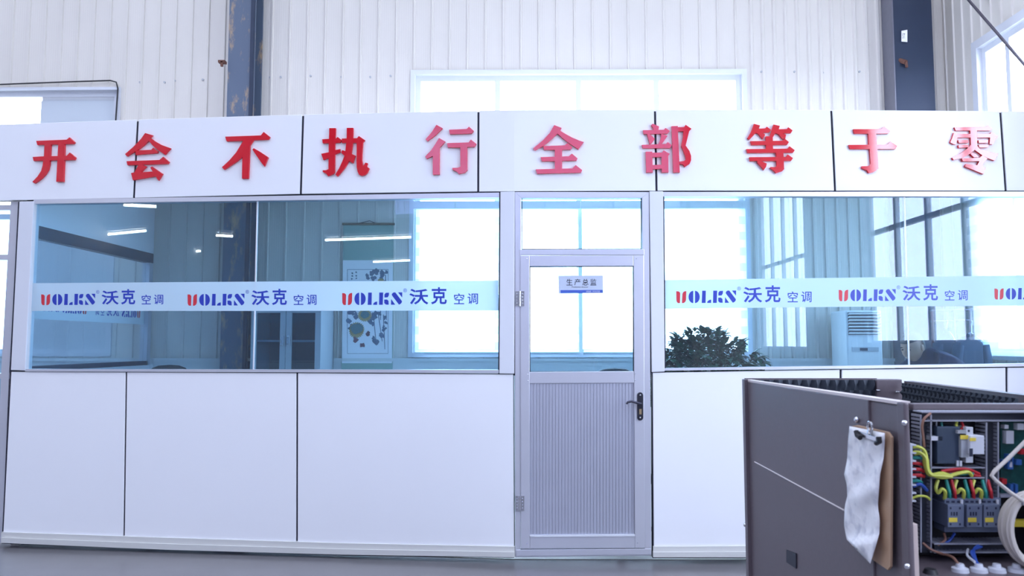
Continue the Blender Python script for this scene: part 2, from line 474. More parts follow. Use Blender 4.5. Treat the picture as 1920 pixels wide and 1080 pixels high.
# left wall, rear wall with a long clerestory
mb = MB(); mb.box((XL - .1, YR, 0), (XL, YB, ZR)); structure(mb.build('wall_left', 'rear'), 'plain grey left wall of the hall', 'wall')
CL = (-6.3, 4.1, 4.85, 7.3)
mb = MB()
for a, b in (((XL, 0), (XR, CL[2])), ((XL, CL[3]), (XR, ZR)), ((XL, CL[2]), (CL[0], CL[3])), ((CL[1], CL[2]), (XR, CL[3]))):
    mb.box((a[0], YR - .1, a[1]), (b[0], YR, b[1]))
structure(mb.build('wall_rear', 'rear'), 'grey rear wall of the hall with a clerestory', 'wall')
portal('daylight', ((CL[0] + CL[1]) / 2, YR - .1, (CL[2] + CL[3]) / 2), (0, 1, 0), CL[1] - CL[0], CL[3] - CL[2])
portal('daylight', ((WIN_B['x0'] + WIN_B['x1']) / 2, YB + .1, (WIN_B['z0'] + WIN_B['z1']) / 2), (0, -1, 0), WIN_B['x1'] - WIN_B['x0'], WIN_B['z1'] - WIN_B['z0'])
portal('daylight', ((WIN_L['x0'] + WIN_L['x1']) / 2, YB + .1, (WIN_L['z0'] + WIN_L['z1']) / 2), (0, -1, 0), WIN_L['x1'] - WIN_L['x0'], WIN_L['z1'] - WIN_L['z0'])
for (a, b), z in zip(WIN_R, ZS): portal('daylight', (XR + .1, (a + b) / 2, (z + ZH) / 2), (-1, 0, 0), ZH - z, b - a)

def frame_bars(mb, a0, a1, z0, z1, t, d0, d1, put, mull=(), rails=()):
    def bar(x0, x1, y0, y1):
        c = [put(x, d, y) for x in (x0, x1) for d in (d0, d1) for y in (y0, y1)]
        lo = [min(p[k] for p in c) for k in range(3)]; hi = [max(p[k] for p in c) for k in range(3)]
        mb.box(lo, hi)
    bar(a0, a0 + t, z0, z1); bar(a1 - t, a1, z0, z1); bar(a0 + t, a1 - t, z0, z0 + t); bar(a0 + t, a1 - t, z1 - t, z1)
    for m in mull: bar(m - t / 2, m + t / 2, z0 + t, z1 - t)
    for r in rails: bar(a0 + t, a1 - t, r - t / 2, r + t / 2)

def hall_window(name, a0, a1, z0, z1, put, mull, rails, label, trimw=0.09, surround=True, pane='clear'):
    """frame in the opening, flat surround on the inner face, one pane"""
    root = MB()
    frame_bars(root, a0, a1, z0, z1, 0.055, 0.03, 0.08, put, mull, rails)
    o = structure(root.build(name, 'white'), label, 'window')
    if surround:
        t = MB()
        frame_bars(t, a0 - trimw, a1 + trimw, z0 - trimw * .6, z1 + trimw, trimw, -0.022, 0.03, put)
        t.build('surround', 'white', o)
    g = MB(); c = [put(a0 + .03, .05, z0 + .03), put(a1 - .03, .056, z1 - .03)]
    g.box(c[0], c[1]); g.build('pane', pane, o)
    return o
pb = lambda a, d, z: Vector((a, YB + d, z))
pr = lambda a, d, z: Vector((XR + d, a, z))
hall_window('window_3', WIN_B['x0'], WIN_B['x1'], WIN_B['z0'], WIN_B['z1'], pb, [x_at(932, YB), x_at(1088, YB), x_at(1238, YB)], [2.95],
            'wide bright window in the back wall rising above the office', 0.045)
w4 = hall_window('window_4', WIN_L['x0'], WIN_L['x1'], WIN_L['z0'], WIN_L['z1'], pb, [x_at(-150, YB)], [x_at(0, 1) * 0 + 2.75],
                 'bright window at the left end of the back wall', 0.03)
mb = MB(); mb.box((x_at(50, YB), YB + .058, WIN_L['z0'] + .05), (WIN_L['x1'] - .02, YB + .085, z_at(183, YB))); mb.build('closed_panel', 'panel', w4)
mb = MB(); mb.prism([(x_at(56, YB), YB + .03, WIN_L['z1'] - .03), (WIN_L['x1'] - .02, YB + .03, WIN_L['z1'] - .03), (WIN_L['x1'] - .02, YB + .058, z_at(183, YB)), (x_at(52, YB), YB + .058, z_at(183, YB))], (0, .04, 0)); mb.build('soffit_board', 'panel', w4)
mb = MB(); f0 = at(217, 226, YB - .03); mb.tube([at(-40, 160, YB - .035), at(60, 156, YB - .035), at(140, 153, YB - .035), at(207, 151, YB - .035), at(218, 154, YB - .035), at(221, 166, YB - .035), at(219, 195, YB - .035), at(216, 240, YB - .035)], 0.007, 6)
tag(mb.build('cable', 'blackplastic'), 'thin black cable looped around the corner of the upper left window', 'cable')
for i, (a, b) in enumerate(WIN_R):
    n_m = 4; mull = [a + (b - a) * k / n_m for k in range(1, n_m)]
    hall_window('window_%d' % (5 + i), a, b, ZS[i], ZH, pr, mull, [2.82],
                ['window of the right wall beside the office corner', 'tall right wall window mirrored in the right hand glass', 'right wall window mirrored beside the air conditioner'][i], 0.08)
hall_window('window_8', CL[0], CL[1], CL[2], CL[3], lambda a, d, z: Vector((a, YR - d, z)), [CL[0] + 10.4 * k / 6 for k in range(1, 6)], [], 'clerestory window high in the rear wall', pane='dim')

# columns of the hall
def h_column(name, x0, x1, y0, y1, mats, label):
    r = thing(name, ((x0 + x1) / 2, (y0 + y1) / 2, 0), label, 'column', None, 'structure')
    t = 0.02
    mb = MB(); mb.box((x0, y0, 0), (x1, y0 + t, ZR)); mb.build('front_flange', mats, r)
    mb = MB(); mb.box((x0, y1 - t, 0), (x1, y1, ZR)); mb.build('rear_flange', mats, r)
    mb = MB(); xm = (x0 + x1) / 2; mb.box((xm - .008, y0 + t, 0), (xm + .008, y1 - t, ZR)); mb.build('web', mats, r)
    return r
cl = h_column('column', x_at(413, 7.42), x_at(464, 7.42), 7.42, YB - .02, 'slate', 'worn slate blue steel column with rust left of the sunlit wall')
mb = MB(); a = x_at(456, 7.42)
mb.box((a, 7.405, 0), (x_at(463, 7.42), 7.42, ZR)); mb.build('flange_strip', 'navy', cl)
mb = MB(); p = at(419, 118, 7.41); mb.box((p.x - .035, 7.36, p.z - .012), (p.x + .03, 7.42, p.z + .012)); mb.box((p.x - .01, 7.36, p.z - .05), (p.x + .012, 7.38, p.z)); mb.build('clamp', 'rust', cl)
x0, x1 = x_at(1697, 7.44), x_at(1772, 7.44)
cr = thing('column', ((x0 + x1) / 2, 7.55, 0), 'dark navy steel column in the right corner with a small paper tag', 'column', None, 'structure')
mb = MB(); mb.box((x0, 7.44, 0), (x1, YB - .018, ZR)); mb.build('column_face', 'navy', cr)
mb = MB(); mb.box((x0 - .012, 7.435, 0), (x0, YB - .018, ZR)); mb.build('side_flange', mat('lit_flange', (0.16, 0.16, 0.20), 0.5, noise=.1), cr)  # paler than the face: light on this side put into its colour
mb = MB(); p = at(1695, 68, 7.42)
mb.prism([at(1690, 58, 7.43), at(1701, 56, 7.43), at(1701, 79, 7.43), at(1690, 78, 7.43)], (0, -.003, 0)); tg = mb.build('paper_tag', 'paper', cr)
mb = MB(); put_text(mb, '5T', 1692, 63, 1697, 72, 0, fn=lambda x, y: at(x, y, 7.426)); mb.build('lettering', 'ink', tg)
mb = MB(); a = at(1676, 110, 7.5); b = at(1699, 117, 7.40); mb.tube([a, b], 0.022, 8); mb.tube([b, b + Vector((.004, 0, -.05))], .014, 6); mb.build('clamp', 'rust', cr)
# brace rod in front of the right wall
mb = MB()
def on_x(px, py, X): d = ray(px, py); return CAM + d * (X / d.x)
a, b = on_x(1790, -30, XR - .12), on_x(1925, 126, XR - .12); mb.tube([a, b + (b - a) * .75], 0.012, 10)
tag(mb.build('brace_rod', 'rackmetal'), 'thin grey diagonal brace rod before the upper right window', 'rod')

# ---------------------------------------------------------------- office partition
T = [(-160, 239), (0, 233.5), (258, 224), (568, 214.5), (897, 207.5), (964, 206.5), (1228, 205.5), (1559, 206), (1876, 208.3), (2180, 211)]
Bm = [(-160, 381), (0, 376), (250, 371), (563, 363.5), (897, 359), (964, 358.5), (1231, 357.5), (1566, 357.5), (1886, 357.5), (2180, 358)]
def interp(tab, x):
    for (a, b), (c, d) in zip(tab, tab[1:]):
        if x <= c: return b + (d - b) * (x - a) / (c - a)
    return tab[-1][1]
LT = [(-40, 695.5), (22, 696), (236, 697), (556, 698.5), (964, 701)]
RT = [(1222, 698), (1576, 692.5), (1887, 688.5), (2180, 685)]
SK = [(-40, 996), (5, 998), (230, 1005.5), (556, 1017), (964, 1025), (1222, 1025), (2180, 1020)]
BT = [(-40, 1017.5), (2, 1019), (320, 1032), (640, 1041), (966, 1046), (1222, 1046), (2180, 1046)]

mb = MB()   # dark core behind the white panels
slab(mb, [(-160, interp(T, -160) + 4), (0, 236), (568, 217.5), (964, 209), (964, 360), (568, 364), (0, 376), (-160, 380)], -.012, .05, NL)
slab(mb, [(964, 209), (1559, 208), (2180, 213), (2180, 358), (964, 360)], -.012, .05, NR)
slab(mb, [(19, 697), (556, 698), (962, 701), (964, 1046), (640, 1041.5), (3, 1019.5)], -.012, .05, NL)
slab(mb, [(1223, 698), (1887, 688), (2180, 685), (2180, 1046), (1224, 1046.5)], -.012, .05, NR)
wall_front = structure(mb.build('wall_front', 'dark'), 'white panelled front wall of the office inside the hall', 'wall')
for pts, n in (([(-120, 240), (964, 207), (964, 359), (-120, 381)], NL), ([(964, 207), (2180, 213), (2180, 358), (964, 359)], NR), ([(22, 697), (962, 701), (964, 1044), (7, 1018)], NL), ([(1223, 698), (2180, 685), (2180, 1044), (1224, 1045)], NR)):
    mb = MB(); slab(mb, pts, -.063, .01, n); mb.build('inner_lining', 'panel', wall_front)  # unseen white lining, added to brighten the office
mb = MB(); mb.prism([(-3.55, left_y(-3.55) + .09, .001), (PIV.x, YF + .09, .001), (XR, YF + .09, .001), (XR, YB - .04, .001), (-3.55, YB - .04, .001)], (0, 0, .004)); structure(mb.build('floor_office', 'bounce_floor'), 'unseen pale floor added to brighten the office', 'floor')  # unseen pale floor, added to bounce light into the office
seT = [-160, 258, 568, 897, 1228, 1559, 1876, 2180]; seB = [-160, 250.5, 563.5, 896.5, 1231, 1566, 1886, 2180]
for i in range(7):
    g = 2.0
    a, b, c, d = seT[i] + g, seT[i + 1] - g, seB[i + 1] - g, seB[i] + g
    n = NL if i < 3 else NR
    mb = MB()
    if i == 3:
        a, d = a, d
    pts = [(a, interp(T, a)), (b, interp(T, b)), (c, interp(Bm, c)), (d, interp(Bm, d))]
    if i == 0: pts = [(a, interp(T, a)), (0, interp(T, 0)), (b, interp(T, b)), (c, interp(Bm, c)), (0, interp(Bm, 0)), (d, interp(Bm, d))]
    if i == 3:   # the corner panel bends with the wall
        slab(mb, [(a, interp(T, a)), (964, interp(T, 964)), (964, interp(Bm, 964)), (d, interp(Bm, d))], 0, .012, NL)
        slab(mb, [(964, interp(T, 964)), (b, interp(T, b)), (c, interp(Bm, c)), (964, interp(Bm, 964))], 0, .012, NR)
    else: slab(mb, pts, 0, .012, n)
    mb.build('fascia_panel', 'panel', wall_front, bevel=0.0 if i == 3 else 0.003)
for (xt0, xt1, xb0, xb1, tab, n) in [(21, 235, 6, 230.5, LT, NL), (238, 555.3, 233.5, 554.8, LT, NL), (558.6, 962, 558, 964, LT, NL),
                                     (1224, 1574.5, 1226, 1574, RT, NR), (1578.5, 1885.5, 1578, 1888, RT, NR), (1889.5, 2180, 1892, 2180, RT, NR)]:
    mb = MB(); slab(mb, [(xt0, interp(tab, xt0) + 1), (xt1, interp(tab, xt1) + 1), (xb1, interp(SK, xb1)), (xb0, interp(SK, xb0))], 0, .012, n)
    mb.build('lower_panel', 'panel', wall_front, bevel=0.003)
for pts, n in (([(36, 378), (63, 377), (47, 695), (20, 694)], NL), ([(938, 359.5), (965, 359), (964, 701), (936, 700.5)], NL), ([(1217.5, 358.5), (1243.5, 358.5), (1246.5, 697), (1222, 698)], NR)):
    mb = MB(); slab(mb, pts, .014, .07, n); mb.build('post_cover', 'white', wall_front, bevel=0.004)
    mb = MB(); slab(mb, [(pts[0][0] - 2, pts[0][1]), (pts[1][0] + 2, pts[1][1]), (pts[2][0] + 2, pts[2][1] + 3), (pts[3][0] - 2, pts[3][1] + 3)], -.004, .05, n); mb.build('post_core', 'dark', wall_front)
# skirting: two steps
def skirting(name, xs, n, label):
    mb = MB()
    for x0, x1 in zip(xs, xs[1:]):
        s0, s1, b0, b1 = interp(SK, x0), interp(SK, x1), interp(BT, x0), interp(BT, x1)
        slab(mb, [(x0, s0), (x1, s1), (x1, s1 + (b1 - s1) * .55), (x0, s0 + (b0 - s0) * .55)], .012, .024, n)
        slab(mb, [(x0, s0 + (b0 - s0) * .5), (x1, s1 + (b1 - s1) * .5), (x1, b1 - 1), (x0, b0 - 1)], .026, .038, n)
    structure(mb.build(name, 'skirt'), label, 'skirting')
skirting('baseboard_left', [2, 320, 640, 965], NL, 'cream stepped skirting under the panels left of the door')
skirting('baseboard_right', [1225, 1600, 2180], NR, 'cream stepped skirting under the panels right of the door')

# glazing: aluminium head and sill, panes, frosted band with the firm's lettering
UOLKS_RED = [[(115, 255), (180, 260), (205, 278), (222, 305), (215, 575), (165, 575), (135, 550), (120, 505)],
             [(385, 250), (380, 480), (368, 525), (345, 555), (310, 575), (268, 575), (280, 330), (295, 290), (325, 262)]]
_e = lambda cx, sx, a0, a1: [(cx + sx * 128 * math.sin(math.pi * k / 12), 412 - 166 * math.cos(math.pi * k / 12)) for k in range(13)]
UOLKS_BLUE = [_e(573, -1, 0, 0), _e(620, 1, 0, 0),
              [(815, 245), (912, 245), (905, 575), (800, 575)], [(945, 575), (958, 530), (1000, 497), (1055, 485), (1055, 575)],
              [(1112, 245), (1218, 245), (1205, 575), (1105, 575)], [(1250, 300), (1285, 255), (1375, 250), (1370, 320), (1340, 375), (1250, 380)],
              [(1245, 435), (1320, 435), (1360, 470), (1365, 575), (1290, 570), (1245, 530)],
              [(1448, 290), (1475, 256), (1510, 243), (1545, 247), (1720, 478), (1718, 510), (1690, 550), (1640, 575), (1452, 325)],
              [(1615, 245), (1728, 245), (1725, 385)], [(1430, 420), (1540, 575), (1425, 575)]]
def logo(px0, py0, width, band, n, slope=0.0, fn=None):
    """red and blue lettering: x from px0, top of the latin letters at py0"""
    k = width / 229.0; off = OFFG + .0022
    fx = lambda u, v: (px0 + (u / 16 - 7.2) * k, py0 + (v / 16 - 15.4) * k + slope * (u / 16) * k)
    r, b = MB(), MB(); w_ = fn or (lambda x, y: wp(x, y, off, n))
    for p in UOLKS_RED: r.poly([w_(*fx(u, v)) for u, v in p])
    for p in UOLKS_BLUE: b.poly([w_(*fx(u, v)) for u, v in p])
    for ch, (a, c, d, e), o in (('沃', (135, 130, 575, 492), .022), ('克', (635, 95, 997, 492), .022), ('空', (1163, 240, 1397, 490), .008), ('调', (1475, 240, 1715, 492), .008)):
        cv = lambda u, v: ((u / 13.714 + 110) * 16, v / 13.714 * 16)
        q0, q1 = fx(*cv(a, c)), fx(*cv(d, e))
        put_text(b, ch, q0[0], q0[1], q1[0], q1[1], off, n, offset=o, fn=fn)
    put_text(b, '®', *fx(1755, 140), *fx(1855, 245), off, n, fn=fn)
    lo = MB(); lo.v = r.v + b.v; nb = len(r.v)
    lo.f = r.f + [[i + nb for i in f] for f in b.f]; lo.m = [0] * len(r.f) + [1] * len(b.f)
    return lo.build('logo_lettering', ['logo_red', 'logo_blue'], band)
OFFG = -0.020
def glazing(name, n, quad, joint, band_pts, logos, label):
    o = MB()
    # head and sill profiles
    (x0, yt0, x1, yt1, xb1, yb1, xb0, yb0) = quad
    slab(o, [(x0, yt0 - 8), (x1, yt1 - 9), (x1, yt1), (x0, yt0)], .004, .07, n)
    slab(o, [(xb0, yb0 - 1), (xb1, yb1 - 1), (xb1, yb1 + 5), (xb0, yb0 + 3.5)], .010, .07, n)
    w = structure(o.build(name, 'alu'), label, 'window')
    jt, jb = joint
    t = lambda f: (x0 + (x1 - x0) * f, yt0 + (yt1 - yt0) * f); bt = lambda f: (xb0 + (xb1 - xb0) * f, yb0 + (yb1 - yb0) * f)
    f = (jt - x0) / (x1 - x0); fb = (jb - xb0) / (xb1 - xb0)
    for a, b_, c, d in ((t(0), t(f - .0008), bt(fb - .0008), bt(0)), (t(f + .0008), t(1), bt(1), bt(fb + .0008))):
        g = MB(); slab(g, [a, b_, c, d], OFFG, .008, n); g.build('pane', 'glass', w)
    j = MB(); slab(j, [(jt - 1.2, t(f)[1]), (jt + 1.2, t(f)[1]), (jb + 1.2, bt(fb)[1]), (jb - 1.2, bt(fb)[1])], OFFG + .001, .01, n); j.build('silicone_joint', 'white', w)
    bd = MB(); slab(bd, band_pts, OFFG + .0016, .0012, n); band = bd.build('frosted_band', 'film', w)
    for l in logos: logo(*l, band, n, -0.006)
    return w
glazing('window_1', NL, (63, 382, 936, 370, 935, 694.5, 47, 693), (482.5, 475), [(57, 531), (480, 528), (934, 526), (935, 582), (480, 583), (54, 583)],
        [(77.2, 551.5, 230), (351.6, 551.5, 243), (641.5, 549, 256)], 'long office glazing left of the door with a frosted lettered band')
glazing('window_2', NR, (1243, 368, 2180, 368, 2180, 679, 1246, 691.5), (1696, 1705), [(1245, 525), (1560, 521), (2180, 513), (2180, 571), (1560, 575.5), (1245, 579)],
        [(1268, 545.5, 255), (1572.5, 543, 243), (1864.5, 540.5, 236)], 'office glazing right of the door with a frosted lettered band')

# door with transom light
n = NR
fr = MB(); ringslab(fr, [(965.5, 360), (1217, 360), (1221.5, 1042), (966, 1045)], [(977, 371), (1204, 371), (1209, 1029), (976, 1031)], .006, .07, n)
slab(fr, [(974, 468), (1208, 467), (1208, 478), (974, 478)], .010, .07, n)
slab(fr, [(968, 1031), (1220, 1029), (1221, 1040), (968, 1043)], .012, .07, n)
door = structure(fr.build('door_1', 'alu', bevel=0.002), 'aluminium office door with glazed upper half and transom light', 'door')
mb = MB(); slab(mb, [(976, 370), (1205, 370), (1206, 470), (975, 470)], -.03, .006, n); mb.build('transom_pane', 'glass', door)
mb = MB(); ringslab(mb, [(978, 371), (1203, 371), (1203, 467), (978, 468)], [(979.5, 372.5), (1201.5, 372.5), (1201.5, 466), (979.5, 466.5)], -.022, .006, n); mb.build('transom_bead', 'dark', door)
leaf = MB()
slab(leaf, [(975.5, 479), (993, 479), (993.5, 1029), (976.5, 1029)], .012, .045, n)
slab(leaf, [(1188, 478.5), (1207.5, 478.5), (1209, 1028), (1190.5, 1028)], .012, .045, n)
slab(leaf, [(993, 479), (1188, 478.5), (1188, 499), (993, 499.5)], .010, .043, n)
slab(leaf, [(993, 697.5), (1188.5, 696), (1189, 718), (993, 719)], .010, .043, n)
slab(leaf, [(993.5, 1006), (1190.5, 1004), (1190.5, 1028), (993.5, 1029)], .010, .043, n)
dl = leaf.build('door_leaf', 'alu', door, bevel=0.003)
mb = MB(); slab(mb, [(992, 499), (1189, 498), (1189, 698), (992, 698)], -.014, .006, n); mb.build('door_pane', 'glass', dl)
mb = MB(); ringslab(mb, [(993, 499), (1188, 498), (1188.5, 697), (993, 698)], [(994.5, 501), (1186.5, 500), (1187, 695.5), (994.5, 696.5)], -.004, .01, n); mb.build('glazing_bead', 'dark', dl)
mb = MB(); K = 33
for i in range(K):
    a, b = 993.5 + 196.5 * i / K, 993.5 + 196.5 * (i + 1) / K
    slab(mb, [(a + .5, 718), (b - .5, 718), (b - .5, 1005.5), (a + .5, 1005.5)], 0.0, .02, n)
slab(mb, [(993, 718), (1190, 718), (1190.5, 1006), (993, 1006)], -.004, .016, n)
mb.build('ribbed_panel', 'alu_rib', dl, bevel=0.0012)
mb = MB(); slab(mb, [(993.5, 1004), (1190.5, 1002.5), (1190.5, 1005.5), (993.5, 1007)], .016, .02, n); mb.build('drip_bead', 'white', dl)
for hy in (560, 944):
    mb = MB(); slab(mb, rect(966.5, hy - 14, 973.5, hy + 14), .010, .003, n); slab(mb, rect(975.5, hy - 14, 983, hy + 14), .016, .003, n)
    a, b = wp(974.5, hy - 14, .018, n), wp(974.5, hy + 14, .018, n); mb.cyl(a, b, .007, 10)
    for dx in (969.5, 979.5):
        for dy in (-9, -3, 3, 9):
            p = wp(dx, hy + dy, .012 if dx < 974 else .018, n); mb.ball(p, .004, seg=6, rings=4)
    mb.build('hinge', 'silver', door, smooth=True)
hd = MB()
c = [(1200.5 + 5.6 * math.cos(a), 741 + 5.6 * math.sin(a)) for a in [math.pi + math.pi * k / 8 for k in range(9)]] + [(1200.5 + 5.6 * math.cos(a), 783 + 5.6 * math.sin(a)) for a in [math.pi * k / 8 for k in range(9)]]
slab(hd, c, .019, .008, n); hdl = hd.build('lock_plate', 'steel', dl, bevel=0.002)
mb = MB(); p = wp(1200.5, 757, .02, n); q = p + Vector((0, -.05, 0))
mb.tube([p, q], .011, 12); mb.tube([q, wp(1192, 754.5, .07, n), wp(1184, 752.5, .07, n), wp(1177, 754, .066, n), wp(1174.5, 757.5, .064, n)], [.010, .009, .008, .008, .006], 10); mb.build('lever', 'steel', hdl, smooth=True)
mb = MB(); slab(mb, rect(1198.8, 767, 1203.2, 777), .022, .004, n); mb.build('keyhole', 'brass', hdl)
for yy in (741, 783):
    mb = MB(); p = wp(1200.5, yy, .021, n); mb.ball(p, .006, .003, .006, 8, 6); mb.build('screw', 'silver', hdl)
mb = MB()
for x, y in ((988, 485), (1193, 485), (988, 1019), (1195, 1018), (990, 702), (990, 714), (1191, 701), (1191, 713)):
    mb.ball(wp(x, y, .0125, n), .004, seg=6, rings=4)
mb.build('rivets', 'silver', dl)
# name plate on the door glass
sp = MB(); slab(sp, [(1047, 517), (1130.5, 516.5), (1131, 549.5), (1047.5, 550)], -.0065, .007, n)
sign = tag(sp.build('door_sign', 'plate'), 'pale name plate with four dark characters on the door glass', 'sign')
mb = MB()
for i, ch in enumerate('生产总监'): put_text(mb, ch, 1062 + 14.9 * i, 522.8, 1073.5 + 14.9 * i, 535, -.0055, n, offset=.004)
put_text(mb, 'Production director', 1072, 536.6, 1103, 539.4, -.0055, n)
mb.build('lettering', 'ink', sign)
mb = MB(); slab(mb, [(1051, 544), (1130, 543.5), (1130.5, 549), (1098, 549), (1092, 549.8), (1051, 549.8)], -.0058, .002, n); bs = mb.build('blue_stripe', 'plate_blue', sign)
mb = MB(); put_text(mb, 'UOLKS', 1099, 545, 1108.5, 548, -.0050, n, offset=.02); put_text(mb, '沃克空调', 1110.5, 544.8, 1124.5, 548.2, -.0050, n); mb.build('lettering', 'white', bs)

# raised red characters of the slogan
CH = [
 (50, 245, 9.818, [[(175,187),(735,165),(787,122),(885,213),(857,243),(195,263)],
   [(328,250),(440,250),(428,470),(418,620),(395,715),(340,805),(260,890),(190,940),(140,970),(105,940),(200,840),(265,740),(293,640),(305,540),(318,460)],
   [(582,245),(695,245),(690,500),(672,940),(543,940),(565,520)], [(110,483),(310,472),(738,462),(790,402),(895,490),(875,538),(430,548),(125,555)]]),
 (225, 240, 9.818, [[(462,92),(600,132),(560,170),(530,230),(425,330),(300,420),(125,520),(92,480),(240,350),(310,280),(385,200)],
   [(530,180),(560,180),(640,240),(760,310),(930,372),(825,490),(690,400),(600,320),(530,235)], [(280,415),(575,400),(610,362),(695,425),(685,462),(290,495)],
   [(120,610),(725,588),(795,528),(900,620),(875,660),(135,685)],
   [(345,670),(430,680),(485,705),(380,815),(600,800),(555,730),(590,708),(780,840),(705,965),(655,890),(500,915),(235,960),(203,830),(265,815)]]),
 (410, 235, 9.818, [[(120,208),(775,185),(828,120),(942,212),(912,262),(640,272),(575,370),(548,980),(428,980),(435,580),(330,665),(190,760),(100,815),(60,770),(200,640),(320,500),(450,285),(145,292)],
   [(645,420),(760,485),(910,585),(840,755),(780,680),(620,445)]]),
 (597, 230, 9.818, [[(200,100),(318,100),(305,380),(305,500),(300,910),(265,950),(175,985),(150,945),(80,905),(80,875),(140,875),(185,855),(190,400)],
   [(68,305),(325,290),(352,262),(430,320),(395,370),(80,380)], [(52,572),(190,545),(305,505),(400,485),(400,545),(305,580),(185,650),(90,685)],
   [(523,95),(640,95),(635,300),(628,430),(605,570),(560,705),(500,810),(430,900),(350,990),(310,955),(380,840),(440,710),(490,580),(505,430),(520,300)],
   [(430,292),(710,285),(745,245),(855,320),(810,370),(430,370)],
   [(700,300),(820,340),(805,560),(800,680),(815,800),(845,770),(862,735),(905,745),(890,805),(935,840),(900,920),(850,965),(800,978),(750,960),(720,900),(705,820),(700,700),(705,480)],
   [(440,505),(510,530),(600,570),(680,605),(635,748),(560,700),(480,610),(415,550)]]),
 (790, 225, 9.818, [[(278,88),(390,150),(260,280),(110,390),(78,355),(200,210)], [(325,330),(440,395),(335,510),(333,1005),(212,1005),(210,660),(98,715),(70,675),(180,555),(265,430)],
   [(510,178),(835,165),(878,122),(962,198),(920,248),(525,260)],
   [(472,425),(870,412),(912,358),(1012,438),(975,495),(845,495),(845,920),(800,970),(690,993),(655,950),(570,910),(572,880),(660,880),(718,860),(718,505),(485,505)]]),
 (995, 225, 9.818, [[(435,92),(570,145),(545,190),(485,260),(370,370),(240,475),(75,560),(48,520),(230,370),(350,240)],
   [(490,200),(550,200),(640,255),(760,320),(900,380),(980,405),(880,538),(700,420),(590,335),(500,255)], [(230,480),(625,465),(680,422),(768,500),(740,545),(245,550)],
   [(445,540),(578,540),(578,900),(445,900)], [(185,683),(700,668),(760,618),(862,705),(845,745),(205,760)], [(95,908),(770,890),(830,828),(948,922),(930,968),(118,988)]]),
 (1195, 225, 9.818, [[(285,65),(400,120),(385,200),(305,200),(290,140),(255,95)], [(105,188),(490,180),(520,145),(600,200),(560,250),(120,260)],
   [(180,255),(225,255),(325,345),(265,430),(232,445),(205,350)], [(440,250),(560,290),(450,445),(390,445),(435,330)], [(85,458),(525,440),(560,405),(640,465),(600,515),(100,520)],
   [(155,583),(275,583),(285,965),(165,965)], [(270,600),(450,600),(488,558),(598,622),(570,660),(575,965),(450,965),(445,680),(270,680)], [(275,830),(460,820),(460,895),(275,905)],
   [(632,112),(745,110),(770,700),(782,965),(665,965)],
   [(740,130),(860,130),(890,88),(998,160),(955,205),(890,470),(960,570),(990,660),(990,740),(960,810),(880,860),(840,815),(775,800),(775,765),(860,755),(895,720),(880,640),(850,560),(808,475),(845,300),(850,205),(740,205)]]),
 (1395, 225, 9.818, [[(185,70),(295,100),(275,160),(390,155),(420,122),(500,182),(470,225),(345,235),(392,270),(345,352),(260,250),(220,235),(100,365),(62,335),(130,220)],
   [(545,82),(660,108),(640,170),(790,165),(815,132),(895,190),(865,240),(710,245),(775,268),(760,345),(715,350),(640,260),(580,240),(530,320),(480,290),(510,190)],
   [(400,300),(530,295),(535,540),(410,540)], [(120,388),(700,382),(755,345),(828,405),(795,455),(140,460)], [(45,535),(800,528),(838,482),(935,555),(905,600),(65,605)],
   [(100,683),(770,680),(805,632),(902,700),(870,750),(115,755)], [(590,600),(725,600),(740,905),(700,945),(590,980),(550,930),(480,885),(490,862),(560,868),(605,850),(595,700)],
   [(255,750),(320,755),(420,800),(408,860),(368,918),(310,850),(240,775)]]),
 (1585, 230, 10.286, [[(155,125),(690,125),(750,72),(862,165),(825,210),(595,210),(610,425),(815,425),(870,360),(1000,450),(965,508),(620,508),(640,880),(600,920),(540,955),(455,975),(420,920),(315,880),(320,840),(440,838),(490,800),(470,510),(95,508),(65,428),(455,425),(445,212),(180,210)]]),
 (1775, 230, 10.286, [[(150,88),(760,82),(795,55),(880,110),(850,150),(175,150)], [(455,140),(585,140),(590,430),(470,430)],
   [(140,190),(190,215),(470,215),(470,285),(210,285),(185,420),(140,415),(70,380),(115,280)], [(585,215),(840,215),(865,182),(995,260),(945,320),(890,420),(830,410),(840,285),(585,285)],
   [(225,335),(420,335),(420,388),(235,388)], [(230,430),(420,425),(420,478),(235,482)], [(612,335),(800,330),(795,388),(622,390)], [(620,425),(820,430),(800,475),(630,478)],
   [(470,425),(590,420),(540,525),(450,600),(330,670),(140,718),(108,675),(270,595),(400,495)], [(545,525),(580,430),(640,510),(780,560),(995,600),(925,730),(800,685),(690,630)],
   [(485,578),(560,600),(620,660),(530,670),(460,605)], [(295,690),(640,675),(690,630),(790,690),(700,790),(680,850),(750,870),(715,990),(540,920),(355,845),(375,795),(590,820),(635,740),(315,745)]]),
]
CLAB = ['red raised character 开, first of the slogan on the fascia', 'red raised character 会 crossing the first dark panel seam', 'red raised character 不 between the first two panel seams',
        'red raised character 执 just right of the second panel seam', 'pink-red raised character 行 just left of a panel seam', 'pink-red raised character 全 above the office door',
        'pink-red raised character 部 crossing the seam right of the door', 'red raised character 等 with two bamboo strokes on top', 'character 于 fading from red to pale pink',
        'palest pink raised character 零, last of the slogan']
for (ox, oy, s, polys), lab in zip(CH, CLAB):
    mb = MB()
    for k, p in enumerate(polys): slab(mb, [(ox + u / s, oy + v / s) for u, v in p], .016 + .0004 * k, .016 + .0004 * k, side(ox + 50))
    tag(mb.build('sign_character', 'red'), lab, 'letter', 'raised red characters of the slogan')

